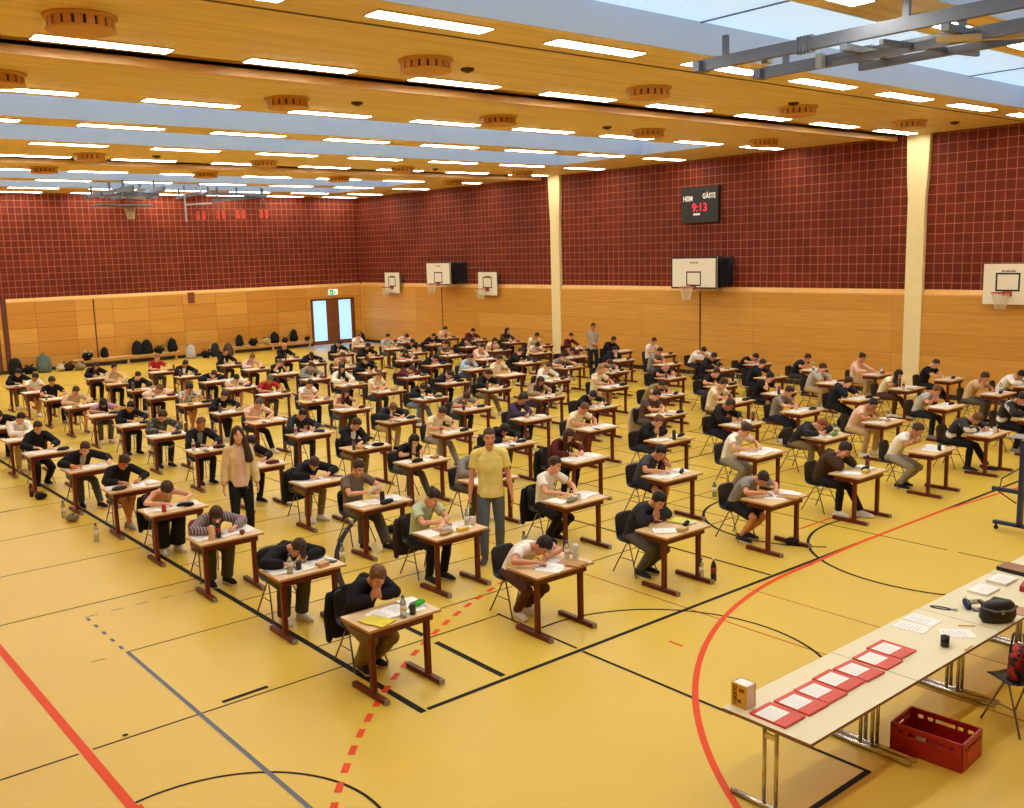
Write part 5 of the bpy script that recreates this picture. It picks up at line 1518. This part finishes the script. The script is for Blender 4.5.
# red crate on the floor under the tables
t = thing('plastic_crate', 'red plastic crate on the floor beside the folding tables', 'crate', (7.79, 3.74, 0), math.radians(4))
M_cr = mat('crate_red', '#a81f22', rough=.4)
bm = B(); L, W2, Hh = .30, .20, .25
LX, LY = .205, .31
box(bm, -LX, LX, -LY, LY, 0, .02)
def crate_side(axis, sgn):
    a = LX if axis == 'x' else LY; b = LY if axis == 'x' else LX
    def bb(u0, u1, z0, z1, th=.012):
        if axis == 'x': box(bm, *(sorted((sgn * a, sgn * (a - th)))), u0, u1, z0, z1)
        else: box(bm, u0, u1, *(sorted((sgn * a, sgn * (a - th)))), z0, z1)
    bb(-b, b, .02, .165); bb(-b, b, .205, .25, .02)
    segs = [(-b, -b * .78), (-b * .62, -b * .5), (-b * .34, -b * .28), (b * .28, b * .34), (b * .5, b * .62), (b * .78, b)]
    for u0, u1 in segs: bb(u0, u1, .165, .205)
for ax in 'xy':
    for sg in (-1, 1): crate_side(ax, sg)
obj('crate_shell', bm, M_cr, t)
bm = B(); box(bm, -LX * .55, LX * .55, -LY - .004, -LY, .06, .15); obj('side_panel', bm, mat('crate_red_light', '#c2383a'), t)
bm = B(); box(bm, -.05, .05, -.04, .04, 0, .07); o = obj('carton', bm, mat('carton_grey', '#a8988c')); o.location = (7.76, 3.86, .0225); o.rotation_euler = (0, 0, .4); tag(o, 'small grey carton inside the red crate', 'carton')
# chair at the table with a patterned bag
c = dup(CHAIR0, (8.80, 3.48, 0), math.radians(160), 'black shell chair beside the folding tables carrying a red patterned bag', 'school chairs')
t = thing('tote_bag', 'red and black patterned tote bag standing on the chair by tables', 'bag', (8.78, 3.50, .447), math.radians(20))
bm = B(); tube(bm, [(0, 0, .0), (0, 0, .05), (0, 0, .20), (0, 0, .28)], [(.13, .07), (.15, .08), (.15, .075), (.14, .06)], 18, hint=Vector((0, 1, 0))); obj('bag_body', bm, blotch('#b02a26', '#1c1718', 22, .5), t, smooth=True)
bm = B()
for y in (-.06, .06): tube(bm, [(-.07, y, .26), (-.06, y * .8, .38), (.0, y * .6, .42), (.06, y * .8, .38), (.07, y, .26)], .010, 6)
obj('handle', bm, M_dark, t)

# blue rolling stand at the edge of the view
t = thing('rolling_stand', 'blue steel rolling stand with castors beside the front desks', 'stand', (14.85, 6.0, 0), math.radians(0))
M_bl = mat('stand_blue', '#232c52', rough=.4)
bm = B(); box(bm, -.035, .035, -.035, .035, .09, 1.42); obj('post', bm, M_bl, t)
bm = B(); box(bm, -.035, .035, -.30, .38, .09, .14); obj('foot', bm, M_bl, t)
for y in (.34, -.26):
    bm = B(); box(bm, -.012, .012, y - .015, y + .015, .055, .09); c_ = obj('castor_fork', bm, M_dark, t)
    bm = B(); tube(bm, [(-.012, y, .032), (.012, y, .032)], .032, 14); obj('wheel', bm, M_dark, c_)
bm = B(); box(bm, .035, 1.3, -.03, .03, .98, 1.04); obj('crossbar', bm, M_bl, t)
bm = B(); box(bm, -.035, 1.3, -.02, .02, 1.42, 1.46); box(bm, -.02, .3, -.12, .24, 1.44, 1.455); obj('tray', bm, mat('tray_grey', '#8f8f8c'), t)
bm = B(); box(bm, -.03, .03, .035, .42, .60, .66); obj('side_arm', bm, M_bl, t)
bm = B(); tube(bm, [(0, .03, 1.0), (-.1, .25, .82), (-.05, .3, .6), (0, .06, .45)], .010, 6); obj('cable', bm, M_dark, t)

# ------------------------------------------------------------------ benches and bags along the end wall
M_bench = mat('bench_wood', '#dcb983', rough=.45, var=.06, vscale=4)
def bench(x0, x1, y, lab):
    t = thing('gym_bench', lab, 'bench', (x0, y, 0), 0, 'benches along the end wall'); L = x1 - x0
    bm = B(); box(bm, 0, L, -.13, .13, .33, .365); bev(bm, .008, 1); obj('seat', bm, M_bench, t)
    bm = B(); box(bm, .1, L - .1, -.02, .02, .22, .33); obj('beam', bm, M_bench, t)
    for x in (.15, L / 2, L - .15):
        bm = B(); box(bm, x - .03, x + .03, -.17, .17, 0, .06); box(bm, x - .025, x + .025, -.04, .04, .06, .33); obj('leg', bm, M_bench, t)
bench(12.05, 16.6, 43.2, 'long wooden bench at the end wall below the dark wall joint'); bench(18.95, 23.2, 43.0, 'long wooden bench at the end wall next to the glazed door')
def backpack(x, y, z, s, col, lab, lay=False, rz=0.0, cat='backpack', acc=None):
    t = thing('backpack', lab, cat, (x, y, z), rz, 'bags along the end wall'); t.scale = (s, s, s)
    bm = B(); pts = [(0, 0, 0.0), (0, 0, .06), (0, 0, .22), (0, -.01, .36), (0, 0, .44)]
    tube(bm, pts, [(.15, .09), (.175, .115), (.17, .11), (.14, .09), (.06, .045)], 14, dome=False, hint=Vector((0, 1, 0)))
    tube(bm, [(0, -.10, .05), (0, -.125, .12), (0, -.11, .21)], [(.11, .035), (.12, .045), (.10, .03)], 12, dome=True, hint=Vector((0, 1, 0)))
    Mx = Matrix.Translation((0, 0, .11)) @ Matrix.Rotation(math.radians(82), 4, 'X') if lay else Matrix()
    for v in bm.verts: v.co += Vector((1, 1, .6)) * (noise.noise(v.co * 9 + Vector((x, y, 0))) * .03)
    bm.transform(Mx); obj('bag_body', bm, fabric(col), t, smooth=True)
    bm = B()
    for sx in (-.08, .08): tube(bm, [(sx, .10, .38), (sx * 1.3, .16, .28), (sx * 1.3, .12, .08)], [(.022, .006)] * 3, 6)
    tube(bm, [(-.03, .03, .43), (0, .03, .475), (.03, .03, .43)], .009, 6)
    bm.transform(Mx); obj('strap', bm, fabric(acc or '#2c2a2c'), t)
BAGS = [(9.75, 43.0, 0, 1.5, '#1c1b1d', False, 'black backpack on the floor beside the dark wall strips'), (10.2, 43.0, 0, 1.3, '#17171a', True, 'black bag on the floor next to the camouflage backpack'), (10.78, 42.8, 0, 1.7, '#5d6a66', False, 'grey-green patterned backpack on the floor by the end wall'),
        (11.42, 42.9, 0, 1.1, '#d8cdb8', True, 'white cloth bag on the floor before the first bench'), (11.78, 42.9, 0, 1.3, '#3a241e', True, 'dark brown bag on the floor before the first bench end'), (12.15, 42.6, 0, 1.2, '#8d7f6a', True, 'tan bag leaning under the first bench end'),
        (12.6, 43.2, .367, 1.2, '#1d1c1e', True, 'black and white bag lying on the first bench end'), (13.35, 43.2, .367, 1.0, '#16161a', False, 'round black backpack on the bench beside the wall joint'),
        (14.75, 43.2, .367, 1.35, '#1b1a1c', False, 'large black backpack on the first bench, left of two more'.replace('left of two more', 'first of the black cluster')), (15.17, 43.2, .367, 1.4, '#1a1a1c', False, 'tall black backpack in the middle of the bench cluster'), (15.6, 43.2, .367, 1.2, '#232225', True, 'dark flat bag at the end of the bench cluster'),
        (16.3, 43.2, .367, 1.35, '#18181a', False, 'single black backpack standing near the bench end'), (17.0, 42.9, 0, 1.4, '#b7b0a4', False, 'grey and white backpack on the floor after the first bench'), (17.65, 42.9, 0, 1.3, '#161618', True, 'black bag lying on the floor between the two benches'), (18.15, 42.9, 0, 1.4, '#2b2c33', False, 'dark backpack with white straps between the two benches'),
        (18.75, 42.8, 0, 1.3, '#5a4438', False, 'brown bag on the floor at the second bench start'), (19.4, 43.0, .367, 1.2, '#19191b', False, 'black backpack on the second bench start'), (20.05, 43.0, .367, 1.2, '#1a1a1e', True, 'long black bag lying on the second bench'), (20.75, 43.0, .367, 1.1, '#bfae74', True, 'yellowish jacket bundle on the second bench'),
        (21.2, 43.0, .367, 1.2, '#1a1a1c', False, 'black bag beside the yellowish bundle on the bench'), (21.7, 43.0, .367, .9, '#26242a', True, 'dark bag lying in the middle of the second bench'), (22.2, 43.0, .367, 1.3, '#141416', False, 'tall black backpack on the second bench near the door'), (22.9, 43.0, .367, .8, '#222', True, 'small dark bag at the second bench end by the door'),
        (26.0, 43.0, 0, 1.2, '#1a1a1c', False, 'black backpack on the floor in the hall corner by door')]
for k, (x, y, z, s, c_, lay, lab) in enumerate(BAGS):
    backpack(x, y, z + .001, s, c_ if len(c_) == 7 else '#222222', lab, lay, rnd.uniform(-.5, .5), acc='#d5d0c6' if 'white' in lab else None)
backpack(25.9, 20.9, 0.001, 1.0, '#1b1a1c', 'black backpack on the floor at the hoop wall under scoreboard', False, .3)
backpack(23.9, 23.3, 0.001, 1.1, '#1a1a1d', 'black bag on the floor behind the chairs near the hoop wall', True, .8)
# bottles and bags standing on the floor beside desks
FB = [(4.55, 17.75, None, 'clear bottle on the floor by the desk in sixth row, tenth line'), (4.5, 15.8, None, 'clear bottle on the floor by the desk in fifth row, tenth line'), (4.55, 19.85, '#231816', 'dark bottle on the floor by the desk in seventh row, tenth line'), (6.75, 12.0, None, 'clear bottle on the floor by the desk in third row, ninth line'),
      (9.95, 7.85, '#2a1412', 'dark cola bottle on the floor beside the foot in front row, eighth line'), (9.85, 7.98, None, 'clear bottle on the floor beside the cola bottle in front row'), (12.15, 8.05, None, 'large clear bottle on floor at the desk in front row, seventh line'), (13.45, 10.6, 'green', 'green bottle standing on the floor behind second row, sixth line'), (9.0, 10.6, None, 'clear bottle on the floor behind the man in yellow')]
for x, y, c_, lab in FB:
    o = item('bottle', (x, y, 0.001), 0, lab, c_, 'bottles on the floor'); o.scale = (1.15, 1.15, 1.3)
for x, y, c_, s, lab in ((11.98, 8.12, '#23252c', .42, 'dark blue bundle on the floor beside the large clear bottle'), (4.6, 19.6, '#1c1a1a', .5, 'small black bag on the floor beside the dark bottle'), (4.55, 17.45, '#7d7466', .5, 'small grey bag on the floor beside the clear bottle, sixth row'), (8.1, 12.9, '#1d1b1c', .5, 'small dark bag on the floor between eighth and ninth lines')):
    backpack(x, y, .001, s, c_, lab, True, .4)
EXPO = 0.24
# ------------------------------------------------------------------ camera, world, exposure
f_px, pitch, roll, yaw = 973.8787, 0.154989791, -0.0270719677, 0.69532369
fwd = Vector((math.sin(yaw) * math.cos(pitch), math.cos(yaw) * math.cos(pitch), -math.sin(pitch)))
right = Vector((math.cos(yaw), -math.sin(yaw), 0)); up = right.cross(fwd)
r2 = right * math.cos(roll) + up * math.sin(roll); u2 = -right * math.sin(roll) + up * math.cos(roll)
cam = bpy.data.cameras.new('camera'); co = bpy.data.objects.new('camera', cam); COL.objects.link(co)
cam.sensor_fit = 'HORIZONTAL'; cam.sensor_width = 36.0; cam.lens = f_px / 1024 * 36.0
cam.clip_end = 200
co.matrix_world = Matrix(((r2.x, u2.x, -fwd.x, 0), (r2.y, u2.y, -fwd.y, 0), (r2.z, u2.z, -fwd.z, 4.3813), (0, 0, 0, 1)))
SC.camera = co
w = bpy.data.worlds.new('daylight'); SC.world = w; w.use_nodes = True
bg = w.node_tree.nodes['Background']; bg.inputs['Color'].default_value = (.75, .85, 1, 1); bg.inputs['Strength'].default_value = 0.6
SC.view_settings.view_transform = 'Standard'; SC.view_settings.look = 'None'
SC.view_settings.exposure = EXPO; SC.view_settings.gamma = 1.0; SC.view_settings.use_curve_mapping = False
SC.cycles.use_denoising = True
SC.cycles.max_bounces = 8; SC.cycles.diffuse_bounces = 5; SC.cycles.caustics_reflective = False; SC.cycles.caustics_refractive = False
SC.cycles.sample_clamp_indirect = 6.0
